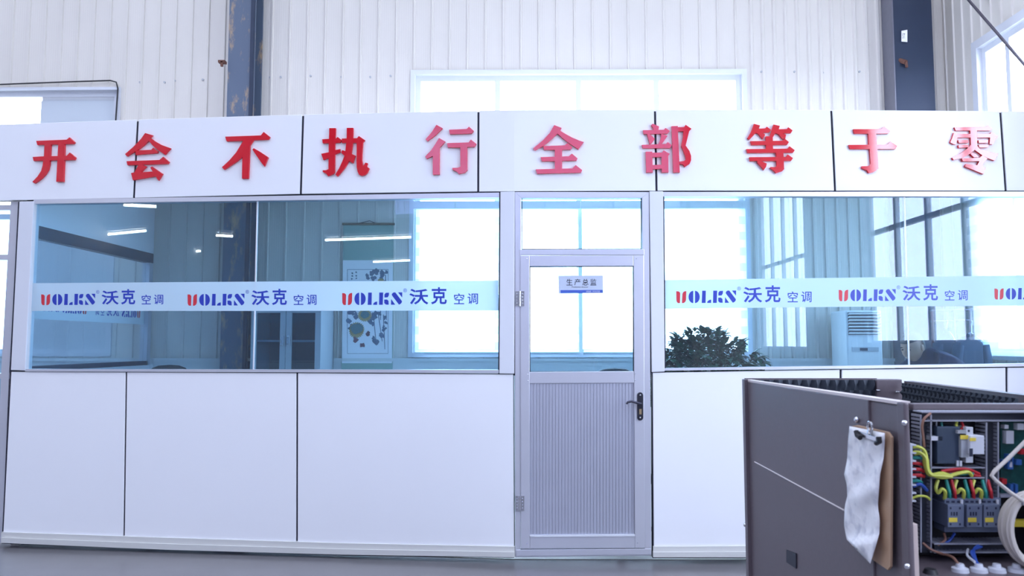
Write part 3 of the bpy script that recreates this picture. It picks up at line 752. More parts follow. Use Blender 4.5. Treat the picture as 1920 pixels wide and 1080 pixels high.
# ---------------------------------------------------------------- office interior shell
ZC = 2.965
fl = wp(45, 600, -.05, NL)
XO = fl.x
YO = 7.61
mb = MB(); mb.prism([(XO, left_y(XO) + .06, ZC), (PIV.x, YF + .06, ZC), (XR, YF + .06, ZC), (XR, YB - .02, ZC), (XO, YB - .02, ZC)], (0, 0, .06))
structure(mb.build('ceiling_office', 'ceil'), 'smooth pale ceiling inside the office', 'ceiling')
mb = MB(); mb.box((XO + .05, YB - .05, ZC - .035), (XR, YB - .016, ZC)); mb.box((XR - .05, YF + .06, ZC - .035), (XR - .016, YB - .02, ZC))
structure(mb.build('trim_1', 'white'), 'white trim where the office ceiling meets the wall', 'trim')
# side partition: lower panel, glass, blue header
y0, y1 = left_y(XO) + .06, YB - .03
mb = MB()
mb.box((XO - .03, y0, 0), (XO + .03, y1, 1.26)); mb.box((XO - .03, y0, 2.36), (XO + .03, y1, ZC))
ws = structure(mb.build('wall_office_side', 'panel'), 'left side partition of the office with a glazed middle', 'wall')
hb = mat('header_blue', (0.014, 0.04, 0.08), .5)
mb = MB(); mb.box((XO - .035, y0, 2.265), (XO + .04, y1 - .02, 2.36)); mb.build('header', hb, ws)
mb = MB(); mb.box((XO - .035, y0, 1.26), (XO + .04, y1 - .06, 1.30)); mb.build('sill', 'navy', ws)
mb = MB(); mb.box((XO - .03, y1 - .09, 1.26), (XO + .04, y1 - .02, 2.265)); mb.build('end_post', 'alu', ws)
mb = MB(); mb.box((XO - .004, y0, 1.30), (XO + .004, y1 - .09, 2.265)); mb.build('pane', glass('side_glass', (.92, .96, .98), .12, .12), ws)  # raised haze share brightens the view through the side glass
mb = MB(); mb.box((XO + .004, y0, 1.655), (XO + .0052, y1 - .09, 1.855)); sb_ = mb.build('frosted_band', 'film', ws)
for yu in (7.46, 6.53):
    logo(0, 0, 229, sb_, NL, fn=lambda x, y, yu=yu: Vector((XO + .0056, yu - x * .00345, 1.79 - y * .0036)))

# aluminium framed side light beyond the office corner, at the left edge of the view
mb = MB()
slab(mb, [(20, 378), (35, 378), (17, 700), (4, 1017), (-10, 1017), (2, 700)], -.03, .06, NL)
for y in (384, 477, 700, 1005):
    slab(mb, [(-160, y), (22, y), (20, y + 10), (-160, y + 10)], -.035, .05, NL)
wl = structure(mb.build('window_9', 'alu'), 'aluminium framed side light at the far left edge', 'window')
mb = MB(); slab(mb, [(-160, 394), (20, 394), (4, 1005), (-160, 1005)], -.055, .006, NL); mb.build('pane', 'glass', wl)

# ---------------------------------------------------------------- blinds
def zebra(name, a0, a1, z0, z1, put, label, pitch=.155):
    r = thing(name, put((a0 + a1) / 2, 0, z0), label, 'blind', 'zebra blinds of the office')
    mb = MB(); c = [put(a0, -.03, z1), put(a1, .03, z1 + .075)]; mb.box(*c); mb.build('head_rail', 'acwhite', r)
    mb = MB(); z = z1; k = 0
    while z > z0 + .001:
        zz = max(z0, z - pitch / 2); mb.mat(k % 2); mb.box(put(a0 + .02, -.0015, zz), put(a1 - .02, .0015, z)); z = zz; k += 1
    mb.build('fabric', ['blind', 'blind_sheer'], r)
    mb = MB(); mb.box(put(a0 + .015, -.012, z0 - .025), put(a1 - .015, .012, z0)); mb.build('bottom_rail', 'white', r)
    return r
zb = lambda a, d, z: Vector((a, YB - .075 + d, z))
xm = x_at(1089, YB)
zebra('zebra_blind', WIN_B['x0'] + .01, xm - .003, 1.385, 2.80, zb, 'white zebra blind over the back window, left half beside the scroll')
zebra('zebra_blind', xm + .003, WIN_B['x1'] - .0, 1.385, 2.80, zb, 'white zebra blind over the back window, right half behind the plant')
zebra('zebra_blind', 5.75, 7.30, 1.36, 2.80, lambda a, d, z: Vector((XR - .075 + d, a, z)), 'striped zebra blind on the right wall behind the hanging jackets')

# ---------------------------------------------------------------- things in the office
# scroll painting
ys = YB - .035
def sc(px, py, d=0): return at(px, py, ys - d)
sx0, sx1 = 643, 737
scroll = thing('hanging_scroll', sc(690, 694), 'hanging scroll painting of ochre flowers with pale green borders', 'painting')
mb = MB(); mb.prism([sc(644, 420), sc(738, 420), sc(736, 700), sc(640, 700)], (0, -.004, 0)); mb.build('backing_cloth', 'scroll_green', scroll)
mb = MB(); mb.prism([sc(643, 488, .0045), sc(737, 488, .0045), sc(735, 681, .0045), sc(641, 681, .0045)], (0, -.002, 0)); pp = mb.build('paper_sheet', 'paper', scroll)
mb = MB(); a, b = sc(642, 420, .012), sc(740, 420, .012); mb.cyl(a, b, .012, 10); mb.build('top_rod', 'stem', scroll)
mb = MB(); mb.tube([sc(672, 419, .01), sc(693, 414, .01), sc(705, 419, .01)], .004, 6); mb.build('hanging_cord', 'rackmetal', scroll)
mb = MB()
for q in ([(651, 505), (728, 505), (728, 505.8), (651, 505.8)], [(651, 662.5), (728, 662.5), (728, 663.3), (651, 663.3)], [(651, 505), (651.8, 505), (651.8, 663), (651, 663)], [(727.3, 505), (728, 505), (728, 663), (727.3, 663)]):
    mb.poly([sc(x, y, .0075) for x, y in q])
rnd = random.Random(3)
def blob(cx, cy, r, d, k=9, wob=.35, sx=1.0):
    return [sc(cx + sx * r * math.cos(t) * (1 + wob * rnd.uniform(-1, 1)), cy + r * math.sin(t) * (1 + wob * rnd.uniform(-1, 1)), d) for t in [2 * math.pi * i / k for i in range(k)]]
for cx, cy, r in [(697, 512, 7), (707, 509, 7), (717, 512, 7), (724, 510, 4), (689, 519, 5), (700, 522, 6), (715, 523, 6), (722, 530, 5), (660, 586, 8), (668, 594, 9), (655, 602, 6), (700, 590, 9), (712, 588, 6), (722, 595, 5), (658, 612, 7), (720, 615, 5), (704, 640, 7), (700, 634, 5), (717, 628, 6), (724, 605, 4), (695, 605, 7), (672, 570, 9), (710, 570, 9), (690, 560, 10), (662, 560, 8), (720, 575, 6), (705, 545, 9), (680, 550, 8)]:
    for j in range(5):
        t = rnd.uniform(0, 6.3); d_ = r * .6 * rnd.random()
        mb.poly(blob(cx + d_ * math.cos(t), cy + d_ * math.sin(t) * 1.2, r * rnd.uniform(.35, .65), .0078 + rnd.uniform(0, .0008), 8, .45))
for x0_, y0_, x1_, y1_ in [(700, 598, 705, 648), (708, 585, 716, 640), (718, 590, 721, 655), (713, 560, 713, 600), (722, 515, 724, 600)]:
    mb.poly([sc(x0_, y0_, .0085), sc(x0_ + 1.6, y0_, .0085), sc(x1_ + 1.2, y1_, .0085), sc(x1_, y1_, .0085)])
for i, (x, y) in enumerate([(661, 512), (668, 511), (661, 518), (668, 517), (660, 523), (668, 522)]):
    mb.poly(blob(x, y, 1.7, .0085, 6, .6))
mb.build('ink_painting', 'inkleaf', pp)
for fl_ in ([(684, 591, 13)], [(669, 617, 14), (668, 622, 13)], [(714, 527, 6)]):
    mb = MB()
    for cx, cy, r in fl_:
        for rr_, dd in ((1, 0), (.8, .0004)):
            mb.poly([sc(cx + 1.1 * r * rr_ * (1 if i % 2 else .78) * math.cos(t), cy + r * rr_ * (1 if i % 2 else .78) * math.sin(t), .0092 + dd) for i, t in enumerate([2 * math.pi * i / 44 + rr_ for i in range(44)])])
    if fl_[0][2] > 10: mb.mat(1); mb.poly(blob(fl_[0][0], fl_[0][1] - 1, 7 if len(fl_) == 1 else 10, .0105, 18, .12, 1.2))
    mb.build('painted_flower', ['petal', 'seed'], pp)
for cx, cy, r in [(666, 637, 5), (690, 626, 4), (679, 647, 5)]:
    mb = MB(); mb.poly(blob(cx, cy, r, .0095, 8, .5)); mb.build('painted_leaf', 'maroon', pp)

# glazed filing cabinet
yc0, yc1 = 7.05, 7.55
ca, cb = x_at(470, yc0), x_at(601, yc0); zt = z_at(572, yc0)
cab = thing('filing_cabinet', ((ca + cb) / 2, (yc0 + yc1) / 2, 0), 'grey steel filing cabinet with two dark glazed doors', 'cabinet')
mb = MB(); t = .02
mb.box((ca, yc0 + .02, 0), (ca + t, yc1, zt)); mb.box((cb - t, yc0 + .02, 0), (cb, yc1, zt)); mb.box((ca, yc0 + .02, zt - t), (cb, yc1, zt)); mb.box((ca, yc1 - t, 0), (cb, yc1, zt)); mb.box((ca, yc0 + .02, 0), (cb, yc1, .08))
mb.build('carcass', 'cabgrey', cab)
for zs in (z_at(641, yc0), .95):
    mb = MB(); mb.box((ca + t, yc0 + .06, zs), (cb - t, yc1 - t, zs + .018)); mb.build('shelf', 'cabgrey', cab)
mb = MB(); mb.box((ca + t, yc1 - t - .004, .1), (cb - t, yc1 - t, zt - t)); mb.build('inside_back', 'cabin', cab)
mid = (ca + cb) / 2
for a, b, sg in ((ca, mid - .002, 1), (mid + .002, cb, -1)):
    d = MB(); st = .052
    d.box((a, yc0, .08), (a + st, yc0 + .02, zt)); d.box((b - st, yc0, .08), (b, yc0 + .02, zt)); d.box((a + st, yc0, zt - .07), (b - st, yc0 + .02, zt)); d.box((a + st, yc0, .08), (b - st, yc0 + .02, .85))
    dr = d.build('glazed_door', 'cabgrey', cab)
    g = MB(); g.box((a + st - .01, yc0 + .008, .84), (b - st + .01, yc0 + .012, zt - .06)); g.build('pane', 'cabglass', dr)
    xh = (b - .026) if sg == 1 else (a + .026)
    h = MB(); h.box((xh - .013, yc0 - .018, z_at(648, yc0)), (xh + .013, yc0, z_at(630, yc0))); h.build('handle', 'silver', dr, bevel=.004)

# floor standing air conditioner
ya0, ya1 = 7.18, 7.53
xa0, xa1 = x_at(1587, ya0), x_at(1655, ya0); zt = z_at(582, ya0)
ac = thing('air_conditioner', ((xa0 + xa1) / 2, 7.35, 0), 'white floor standing air conditioner by the back wall', 'air conditioner')
mb = MB(); mb.box((xa0, ya0, 0), (xa1, ya1, zt)); mb.build('body', 'acwhite', ac, bevel=.015)
za, zb_ = z_at(628, ya0), z_at(586, ya0)
mb = MB(); mb.box((xa0 + .02, ya0 - .004, za), (xa1 - .02, ya0 + .01, zb_)); gr = mb.build('air_grille', 'acdark', ac)
mb = MB()
for i in range(7):
    z = za + (zb_ - za) * (i + .5) / 7; mb.prism([(xa0 + .02, ya0 - .006, z - .010), (xa0 + .02, ya0 - .03, z), (xa0 + .02, ya0 - .028, z + .008), (xa0 + .02, ya0 - .006, z)], (xa1 - xa0 - .04, 0, 0))
mb.build('louvres', 'acwhite', gr)
mb = MB(); mb.box((xa0 + .05, ya0 - .006, z_at(659, ya0)), (xa1 - .04, ya0 + .002, z_at(651, ya0))); dp = mb.build('display_strip', mat('display_grey', (.45, .50, .55), .3), ac)
mb = MB(); mb.box((xa0 + .12, ya0 - .009, z_at(657.5, ya0)), (xa0 + .19, ya0 - .004, z_at(652.5, ya0))); mb.build('screen', 'acdark', dp)
mb = MB(); mb.box((xa0 + .02, ya0 - .004, .12), (xa1 - .02, ya0 + .002, .8)); mb.build('lower_grille', 'acwhite', ac)

# potted plant behind the right glass
pc = at(1338, 690, 5.95); pc.z = 0
plant = thing('potted_plant', pc, 'bushy green potted plant behind the glass right of the door', 'plant')
mb = MB(); mb.lathe(pc, [(.001, 0), (.16, 0), (.17, .02), (.22, .42), (.235, .46), (.22, .47), (.2, .45), (.19, .42), (.001, .42)], 28); mb.build('pot', 'pot', plant, smooth=True)
mb = MB(); mb.lathe(pc, [(.001, .43), (.2, .425)], 20); mb.build('soil', 'soil', plant)
rnd = random.Random(11)
stems, leaves = MB(), MB()
def leaflet(base, d, L, W, droop):
    d = d.normalized(); u = d.cross(Vector((0, 0, 1)))
    if u.length < .1: u = Vector((1, 0, 0))
    u.normalize(); nn = u.cross(d)
    b = len(leaves.v); pr = [(0, .12), (.25, .75), (.5, 1), (.75, .7), (1, .03)]
    for t, w in pr:
        c = base + d * L * t + Vector((0, 0, -1)) * droop * L * t * t
        leaves.v += [c - u * W * w + nn * W * w * .35, c, c + u * W * w + nn * W * w * .35]
    for i in range(4):
        a = b + i * 3
        leaves.f += [[a, a + 1, a + 4, a + 3], [a + 1, a + 2, a + 5, a + 4]]; leaves.m += [0, 0]
for k in range(6):
    a = k * 1.05; top = pc + Vector((.09 * math.cos(a), .09 * math.sin(a), 1.05 + .2 * rnd.random()))
    stems.tube([pc + Vector((.03 * math.cos(a), .03 * math.sin(a), .42)), pc + Vector((.05 * math.cos(a), .05 * math.sin(a), .8)), top], [.014, .012, .007], 6)
for k in range(430):
    th = rnd.uniform(0, 2 * math.pi); el = math.asin(rnd.uniform(-.25, 1)); rr = rnd.uniform(.62, 1.0)
    out = Vector((math.cos(th) * math.cos(el), math.sin(th) * math.cos(el), math.sin(el)))
    p = pc + Vector((out.x * .46 * rr, out.y * .36 * rr, 1.13 + out.z * .44 * rr))
    p.x -= .06
    src = pc + Vector((.06 * math.cos(th), .06 * math.sin(th), 1.0 + .2 * max(0, out.z)))
    if k % 5 == 0: stems.tube([src, (src + p) / 2 + Vector((0, 0, .05)), p], [.005, .004, .003], 5)
    u = out.cross(Vector((0, 0, 1))).normalized()
    nl = rnd.choice((5, 6, 7)); L = rnd.uniform(.085, .135)
    for j in range(nl):
        f = (j / (nl - 1) - .5) * 2.6
        d = out * math.cos(f) + u * math.sin(f) + Vector((0, 0, rnd.uniform(-.35, .25)))
        leaflet(p, d, L * (1 - .25 * abs(f) / 1.3), L * .20, rnd.uniform(.2, .7))
stems.build('stems', 'stem', plant, smooth=True); leaves.build('foliage', 'leaf', plant, smooth=True)

# office chairs whose backs just show over the sill
def office_chair(p, zb, label, rz=0):
    r = thing('office_chair', (p.x, p.y, 0), label, 'chair', 'black office chairs behind the sill')
    X, Y = p.x, p.y
    mb = MB(); pts = []
    k = 14
    prof = [(X + .22 * math.copysign(abs(math.cos(t)) ** .7, math.cos(t)), zb - .26 + .26 * math.copysign(abs(math.sin(t)) ** .7, math.sin(t))) for t in [2 * math.pi * i / 24 for i in range(24)]]
    mb.prism([(x, Y + .22, z) for x, z in prof], (0, .06, 0)); mb.build('backrest', 'blackplastic', r, bevel=.02)
    mb = MB(); mb.box((X - .23, Y - .22, .44), (X + .23, Y + .24, .51)); mb.build('seat', 'blackplastic', r, bevel=.03)
    mb = MB(); mb.box((X - .03, Y + .24, .46), (X + .03, Y + .27, zb - .3)); mb.build('back_support', 'blackplastic', r)
    mb = MB(); mb.cyl((X, Y, .08), (X, Y, .44), .03); mb.build('gas_column', 'steel', r)
    for i in range(5):
        a = 2 * math.pi * i / 5; e = Vector((X + .28 * math.cos(a), Y + .28 * math.sin(a), .07))
        mb = MB(); mb.tube([(X, Y, .1), e], [.025, .015], 8); lg = mb.build('leg', 'blackplastic', r)
        mb = MB(); mb.ball(e - Vector((0, 0, .04)), .03, seg=10, rings=8); mb.build('caster', 'blackplastic', lg, smooth=True)
p = at(317, 684, 6.55); office_chair(Vector((p.x, p.y - .25, 0)), p.z, 'black office chair back showing above the sill behind the left glass')
p = at(1153, 690, 6.2); office_chair(Vector((p.x, p.y - .25, 0)), p.z, 'black office chair back showing through the door glass')

# person bending forward at the right, in dark workwear
def skin_body(name, joints, edges, mats, parent, sub=2):
    me = bpy.data.meshes.new(name); me.from_pydata([j[0] for j in joints], edges, [])
    o = bpy.data.objects.new(name, me); COL.objects.link(o)
    md = o.modifiers.new('skin', 'SKIN'); md.use_smooth_shade = True
    for i, j in enumerate(joints):
        r = j[1]; r = r if isinstance(r, tuple) else (r, r)
        me.skin_vertices[0].data[i].radius = r
    me.skin_vertices[0].data[0].use_root = True
    sd = o.modifiers.new('sub', 'SUBSURF'); sd.levels = sub; sd.render_levels = sub
    dg = bpy.context.evaluated_depsgraph_get()
    m2 = bpy.data.meshes.new_from_object(o.evaluated_get(dg))
    bpy.data.objects.remove(o)
    m2.materials.clear()
    for m in mats: m2.materials.append(M[m])
    for p_ in m2.polygons: p_.use_smooth = True
    ob = bpy.data.objects.new(name, m2); COL.objects.link(ob)
    if parent:
        ob.parent = parent
        if parent.type == 'EMPTY': ob.location = -parent.location
    return ob
YP = 6.30
H = at(1711, 651, YP)               # centre of the head
def pj(dx, dy, dz): return (H.x + dx, YP + dy, H.z + dz)
person = thing('person', (H.x + .38, YP, 0), 'person in dark navy workwear bending forward behind the right glass', 'person')
hip = (.47, 0, -.46)
J = [(pj(*hip), (.15, .13)),                    # 0 pelvis
     (pj(.36, 0, -.27), (.145, .15)),           # 1 belly
     (pj(.25, 0, -.13), (.13, .17)),            # 2 chest
     (pj(.15, 0, -.075), (.085, .10)),           # 3 neck base
     (pj(.085, 0, -.06), .055),                   # 4 neck
     (pj(.19, -.19, -.12), .075), (pj(.07, -.25, -.33), .055), (pj(-.12, -.16, -.45), .040), (pj(-.19, -.13, -.47), .036),   # 5-8 near arm
     (pj(.16, .19, -.11), .075), (pj(-.02, .22, -.22), .06), (pj(-.14, .10, -.43), .040), (pj(-.20, .08, -.46), .036),         # 9-12 far arm
     (pj(.46, -.10, -.55), .10), (pj(.36, -.11, -.95), .065), (pj(.48, -.11, -1.36), .045), (pj(.34, -.11, -1.405), .04),      # 13-16 leg
     (pj(.46, .10, -.55), .10), (pj(.40, .11, -.95), .065), (pj(.52, .11, -1.36), .045), (pj(.38, .11, -1.405), .04)]
E_ = [(0, 1), (1, 2), (2, 3), (3, 4), (2, 5), (5, 6), (6, 7), (7, 8), (2, 9), (9, 10), (10, 11), (11, 12), (0, 13), (13, 14), (14, 15), (15, 16), (0, 17), (17, 18), (18, 19), (19, 20)]
skin_body('clothed_body', J, E_, ['navycloth'], person)
# head: shaped ball with face, looking left and down
hm = MB(); hm.ball((0, 0, 0), .078, .098, .115, 32, 24)
for v in hm.v:                                     # local: -y is the face
    if v.z < -.02: v.x *= 1 - .28 * min(1, (-v.z - .02) / .09); v.y = v.y * (1 - .12 * min(1, (-v.z - .02) / .09)) - .008
    if v.y < -.06 and -.035 < v.z < .015 and abs(v.x) < .016: v.y -= .022 * (1 - abs(v.x) / .016) * (1 - (v.z + .035) / .06 * .6)
    if v.y < -.05 and .005 < v.z < .03 and .015 < abs(v.x) < .045: v.y += .008
    if v.y < -.06 and -.065 < v.z < -.05 and abs(v.x) < .03: v.y -= .005
RH = Matrix.Translation(H) @ Matrix.Rotation(math.radians(-62), 4, 'Z') @ Matrix.Rotation(math.radians(24), 4, 'X')
def head_part(mb_, name, mats, parent):
    mb_.v = [RH @ v for v in mb_.v]; return mb_.build(name, mats, parent, smooth=True)
hd_ = head_part(hm, 'head', 'skin', person)
for sx in (-1, 1):
    e = MB(); e.ball((sx * .079, .008, -.008), .010, .020, .030, 10, 8); head_part(e, 'ear', 'skin', hd_)
for sx in (-1, 1):
    e = MB(); e.ball((sx * .029, -.083, .014), .012, .006, .006, 10, 8); head_part(e, 'eye', 'hair', hd_)
    e = MB(); e.ball((sx * .030, -.086, .034), .017, .006, .004, 8, 6); head_part(e, 'eyebrow', 'hair', hd_)
e = MB(); e.ball((0, -.083, -.058), .022, .008, .006, 10, 8); head_part(e, 'mouth', mat('lips', (.30, .12, .10), .5), hd_)
hr = MB(); hr.ball((0, .006, .012), .086, .104, .118, 28, 20)
keep = [i for i, v in enumerate(hr.v) if (v.z > .052 or (v.y > .02 and v.z > -.045))]
ks = set(keep); hr.m = [m for f, m in zip(hr.f, hr.m) if all(i in ks for i in f)]; hr.f = [f for f in hr.f if all(i in ks for i in f)]
head_part(hr, 'hair', 'hair', hd_)
# hands with five fingers
for (wx, wy, wz), s in ((pj(-.19, -.13, -.47), -1), (pj(-.20, .08, -.46), 1)):
    w_ = Vector((wx, wy, wz)); JJ = [(tuple(w_), (.030, .022)), (tuple(w_ + Vector((-.045, 0, -.012))), (.036, .017)), (tuple(w_ + Vector((-.085, 0, -.02))), (.034, .014))]; EE = [(0, 1), (1, 2)]
    for k, L in enumerate((.070, .082, .076, .058)):
        yo = (k - 1.5) * .019; b = len(JJ)
        JJ += [(tuple(w_ + Vector((-.095, yo, -.022))), .0085), (tuple(w_ + Vector((-.095 - L * .5, yo * 1.1, -.034))), .008), (tuple(w_ + Vector((-.095 - L * .85, yo * 1.1, -.062))), .007)]
        EE += [(2, b), (b, b + 1), (b + 1, b + 2)]
    b = len(JJ); JJ += [(tuple(w_ + Vector((-.04, -s * .038, -.018))), .010), (tuple(w_ + Vector((-.075, -s * .055, -.03))), .009)]; EE += [(1, b), (b, b + 1)]
    skin_body('hand', JJ, EE, ['skin'], person, 1)

# coat rack with jackets
YK = 6.9
ck = lambda px, py, dy=0: at(px, py, YK + dy)
rk = at(1784, 640, YK)
rack = thing('coat_rack', (rk.x, YK, 0), 'metal coat rack with two rails behind the bending person', 'coat rack')
for px, m_, y_ in ((1747, 'rackred', 584), (1788, 'rackmetal', 582), (1818, 'rackmetal', 581)):
    p = ck(px, y_); mb = MB(); mb.cyl((p.x, YK, .02), (p.x, YK, p.z), .013, 10); mb.build('post', m_, rack)
for y0_, y1_ in ((582.5, 580.5), (603, 600)):
    a, b = ck(1745, y0_), ck(1830 if y0_ < 590 else 1819, y1_); mb = MB(); mb.cyl(a, b, .010, 10); mb.build('rail', 'rackmetal', rack)
mb = MB(); a, b = ck(1745, 582), ck(1820, 582); mb.box((a.x, YK - .22, 0), (a.x + .03, YK + .22, .03)); mb.box((b.x - .03, YK - .22, 0), (b.x, YK + .22, .03)); mb.box((a.x, YK - .012, .0), (b.x, YK + .012, .024)); mb.build('foot', 'rackmetal', rack)
def hanger_and_jacket(cx, top, sh_y, hw, bottom, label, hlabel, thick=.11, dy=-.06, hang_py=601):
    yy = YK + dy
    P = lambda px, py, d=0: at(px, py, yy + d)
    h = MB(); c = P(cx, top)
    rail = at(cx, hang_py, YK)
    h.tube([P(cx, hang_py - 2), P(cx + 2.5, hang_py + 1.5), P(cx + 1, hang_py + 6), c], .003, 6)
    h.tube([P(cx - hw * .9, sh_y), c, P(cx + hw * .9, sh_y)], .005, 6); h.tube([P(cx - hw * .9, sh_y), P(cx + hw * .9, sh_y)], .004, 6)
    tag(h.build('clothes_hanger', 'silver'), hlabel, 'hanger', 'hangers on the coat rack')
    r = thing('jacket', P(cx, bottom), label, 'jacket', 'jackets on the coat rack')
    prof = [(cx - hw * .18, top + 3), (cx + hw * .18, top + 3), (cx + hw * .9, sh_y + 1), (cx + hw * 1.02, sh_y + 8), (cx + hw * 1.1, bottom), (cx - hw * 1.1, bottom), (cx - hw * 1.02, sh_y + 8), (cx - hw * .9, sh_y + 1)]
    mb = MB(); mb.prism([P(x, y, -thick / 2) for x, y in prof], (0, thick, 0)); mb.build('body', 'coat', r, bevel=.03)
    for s in (-1, 1):
        mb = MB(); mb.tube([P(cx + s * hw * .92, sh_y + 7), P(cx + s * hw * 1.1, sh_y + 34), P(cx + s * hw * 1.12, bottom + 8)], [.045, .05, .045], 10); mb.build('sleeve', 'coat', r, smooth=True)
    mb = MB(); mb.tube([P(cx - hw * .25, top + 5, -.05), P(cx, top + 1, .04), P(cx + hw * .25, top + 5, -.05)], .016, 8); mb.build('collar', 'coat', r, smooth=True)
hanger_and_jacket(1775, 613, 637, 17, 735, 'slate blue jacket with a peaked collar at the left end of the coat rack', 'thin hanger carrying the left jacket', .07, -.06)
hanger_and_jacket(1821, 624, 640, 25, 735, 'broad dark blue jacket at the right end of the coat rack', 'thin hanger carrying the right jacket', .07, -.23, 602)

# ---------------------------------------------------------------- hall lamps behind the camera, mirrored in the left glass
def mirrored(px, py, z):
    d = ray(px, py); p0 = wp(px, py, OFFG, NL)
    r = d - NL * (2 * d.dot(NL)); return p0 + r * ((z - p0.z) / r.z)
LZ = 3.45
for (a, b), lab in (((( 70, 449), (158, 443)), 'row of tube lamps mirrored at the left edge of the left glass'), (((185, 441), (272, 432.5)), 'tube lamp mirrored above the blue header in the left glass'),
                    (((310, 476), (375, 470.5)), 'tube lamp mirrored right of the office corner'), (((405, 441), (436, 443)), 'short tube lamp mirrored on the dark column'),
                    (((408, 500), (458, 496.5)), 'far tube lamp mirrored on the dark column'), (((610, 450), (770, 444.5)), 'long row of tube lamps mirrored over the scroll'),
                    (((700, 491), (768, 488)), 'far tube lamp mirrored below the long row'), (((232, 384), (292, 387)), 'tube lamp mirrored at the top of the left glass')):
    p, q = mirrored(*a, LZ), mirrored(*b, LZ)
    r = thing('tube_lamp', (p + q) / 2, lab, 'lamp', 'tube lamps of the hall')
    d = (q - p); L = d.length; u = d.normalized()
    mb = MB(); mb.tube([p, q], .022, 8); mb.build('tube', 'tube', r, smooth=True)
    mb = MB(); s_ = u.cross(Vector((0, 0, 1))).normalized() * .06
    mb.prism([p - s_ + Vector((0, 0, .05)), p + s_ + Vector((0, 0, .05)), q + s_ + Vector((0, 0, .05)), q - s_ + Vector((0, 0, .05))], (0, 0, .05)); mb.build('reflector', 'lampbody', r)
    mb = MB()
    for f in (.15, .85): c = p + d * f; mb.cyl(c + Vector((0, 0, .1)), (c.x, c.y, ZR), .006, 6)
    mb.build('suspension', 'rackmetal', r)

# ---------------------------------------------------------------- the brown machine cabinet in front
ZT = 1.332
YN, YK2 = 1.75, 2.87
A = Vector((x_at(1691, YN), YN, 0)); Bk = Vector((x_at(1396, YK2), YK2, 0))
Cr = Vector((1.375, 2.80, 0)); Dn = Vector((1.275, YN, 0))
us = (Bk - A).normalized(); ns = Vector((us.y, -us.x, 0))
if ns.x > 0: ns = -ns                        # outward, to the left
def sp_(px, py, off=0): return hit(px, py, A + ns * off, ns)     # on the outer face of the left side panel
Z0 = 0.12
unit = thing('machine_cabinet', (1.08, 2.3, 0), 'brown open topped machine cabinet with exposed wiring in the foreground', 'cabinet')
def part(mb, name, m, parent=unit, **k): return mb.build(name, m, parent, **k)
def up(p, z): return Vector((p.x, p.y, z))
def wallq(mb, a, b, z0, z1, vec): return mb.prism([up(a, z0), up(b, z0), up(b, z1), up(a, z1)], vec)
ain = -ns
# left side panel stops short of the corner post
P1 = A + us * .17
mb = MB(); wallq(mb, P1, Bk, Z0, ZT - .004, ain * .012); part(mb, 'side_panel', 'brown', bevel=.002)
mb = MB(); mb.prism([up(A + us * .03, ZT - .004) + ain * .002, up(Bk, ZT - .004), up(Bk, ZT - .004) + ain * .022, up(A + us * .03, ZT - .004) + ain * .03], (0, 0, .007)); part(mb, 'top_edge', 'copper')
mb = MB(); wallq(mb, Bk - us * .0, Bk - us * .028, Z0, ZT + .004, ns * .012); part(mb, 'rear_flange', 'brown')
mb = MB(); wallq(mb, A + ain * .006 + us * .03, P1 + ain * .006 + us * .01, Z0, ZT - .006, ain * .008); wallq(mb, A, A + us * .035, Z0, ZT + .002, ain * .012); mb.prism([up(A, Z0), up(A + Vector((.011, 0, 0)), Z0), up(A + Vector((.011, .03, 0)), Z0), up(A + Vector((0, .03, 0)), Z0)], (0, 0, ZT + .002 - Z0)); part(mb, 'corner_post', 'brown', bevel=.006)
# raised crease on the side panel, its highlight painted on as pale colour
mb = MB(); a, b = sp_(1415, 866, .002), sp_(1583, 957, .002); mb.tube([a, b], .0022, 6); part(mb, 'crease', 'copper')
mb = MB(); mb.prism([sp_(1476, 1031, .001), sp_(1494, 1038, .001), sp_(1494, 1066, .001), sp_(1476, 1054, .001)], ns * .003); part(mb, 'dark_sticker', 'patch')  # thin dark sticker laid on the panel face, no hole cut
for px, py in ((1398, 738), (1398, 984), (1607, 787)):
    mb = MB(); mb.ball(sp_(px, py, .003), .008, seg=10, rings=8); part(mb, 'screw', 'silver', smooth=True)
for px, py in ((1695.5, 793), (1701, 1062)):
    p = at(px, py, YN - .004); mb = MB(); mb.ball(p, .0065, .004, .0065, 10, 8); part(mb, 'screw', 'silver', smooth=True)
# back panel, rear post, right wall
mb = MB(); wallq(mb, Bk + Vector((0, .0, 0)), up(Vector((x_at(1642, YK2), YK2, 0)), 0), Z0, z_at(709, YK2), Vector((0, .012, 0))); part(mb, 'back_panel', 'brown')
pa, pb_ = x_at(1640, 2.84), x_at(1688, 2.84)
mb = MB(); mb.box((pa, 2.835, Z0), (pb_, 2.875, z_at(711, 2.84))); rp = part(mb, 'rear_post', 'brown', bevel=.003)
for px, py in ((1643, 732), (1679, 735)):
    mb = MB(); p = at(px, py, 2.832); mb.tube([p, p + Vector((.012, -.003, 0))], .004, 8); mb.build('screw', 'silver', rp)
mb = MB(); rd = (Cr - Dn).normalized(); rn = Vector((rd.y, -rd.x, 0)); wallq(mb, Cr, Dn, Z0, ZT, rn * .014); wallq(mb, Cr, Dn, ZT - .003, ZT + .001, rn * .03); part(mb, 'right_panel', 'brown')
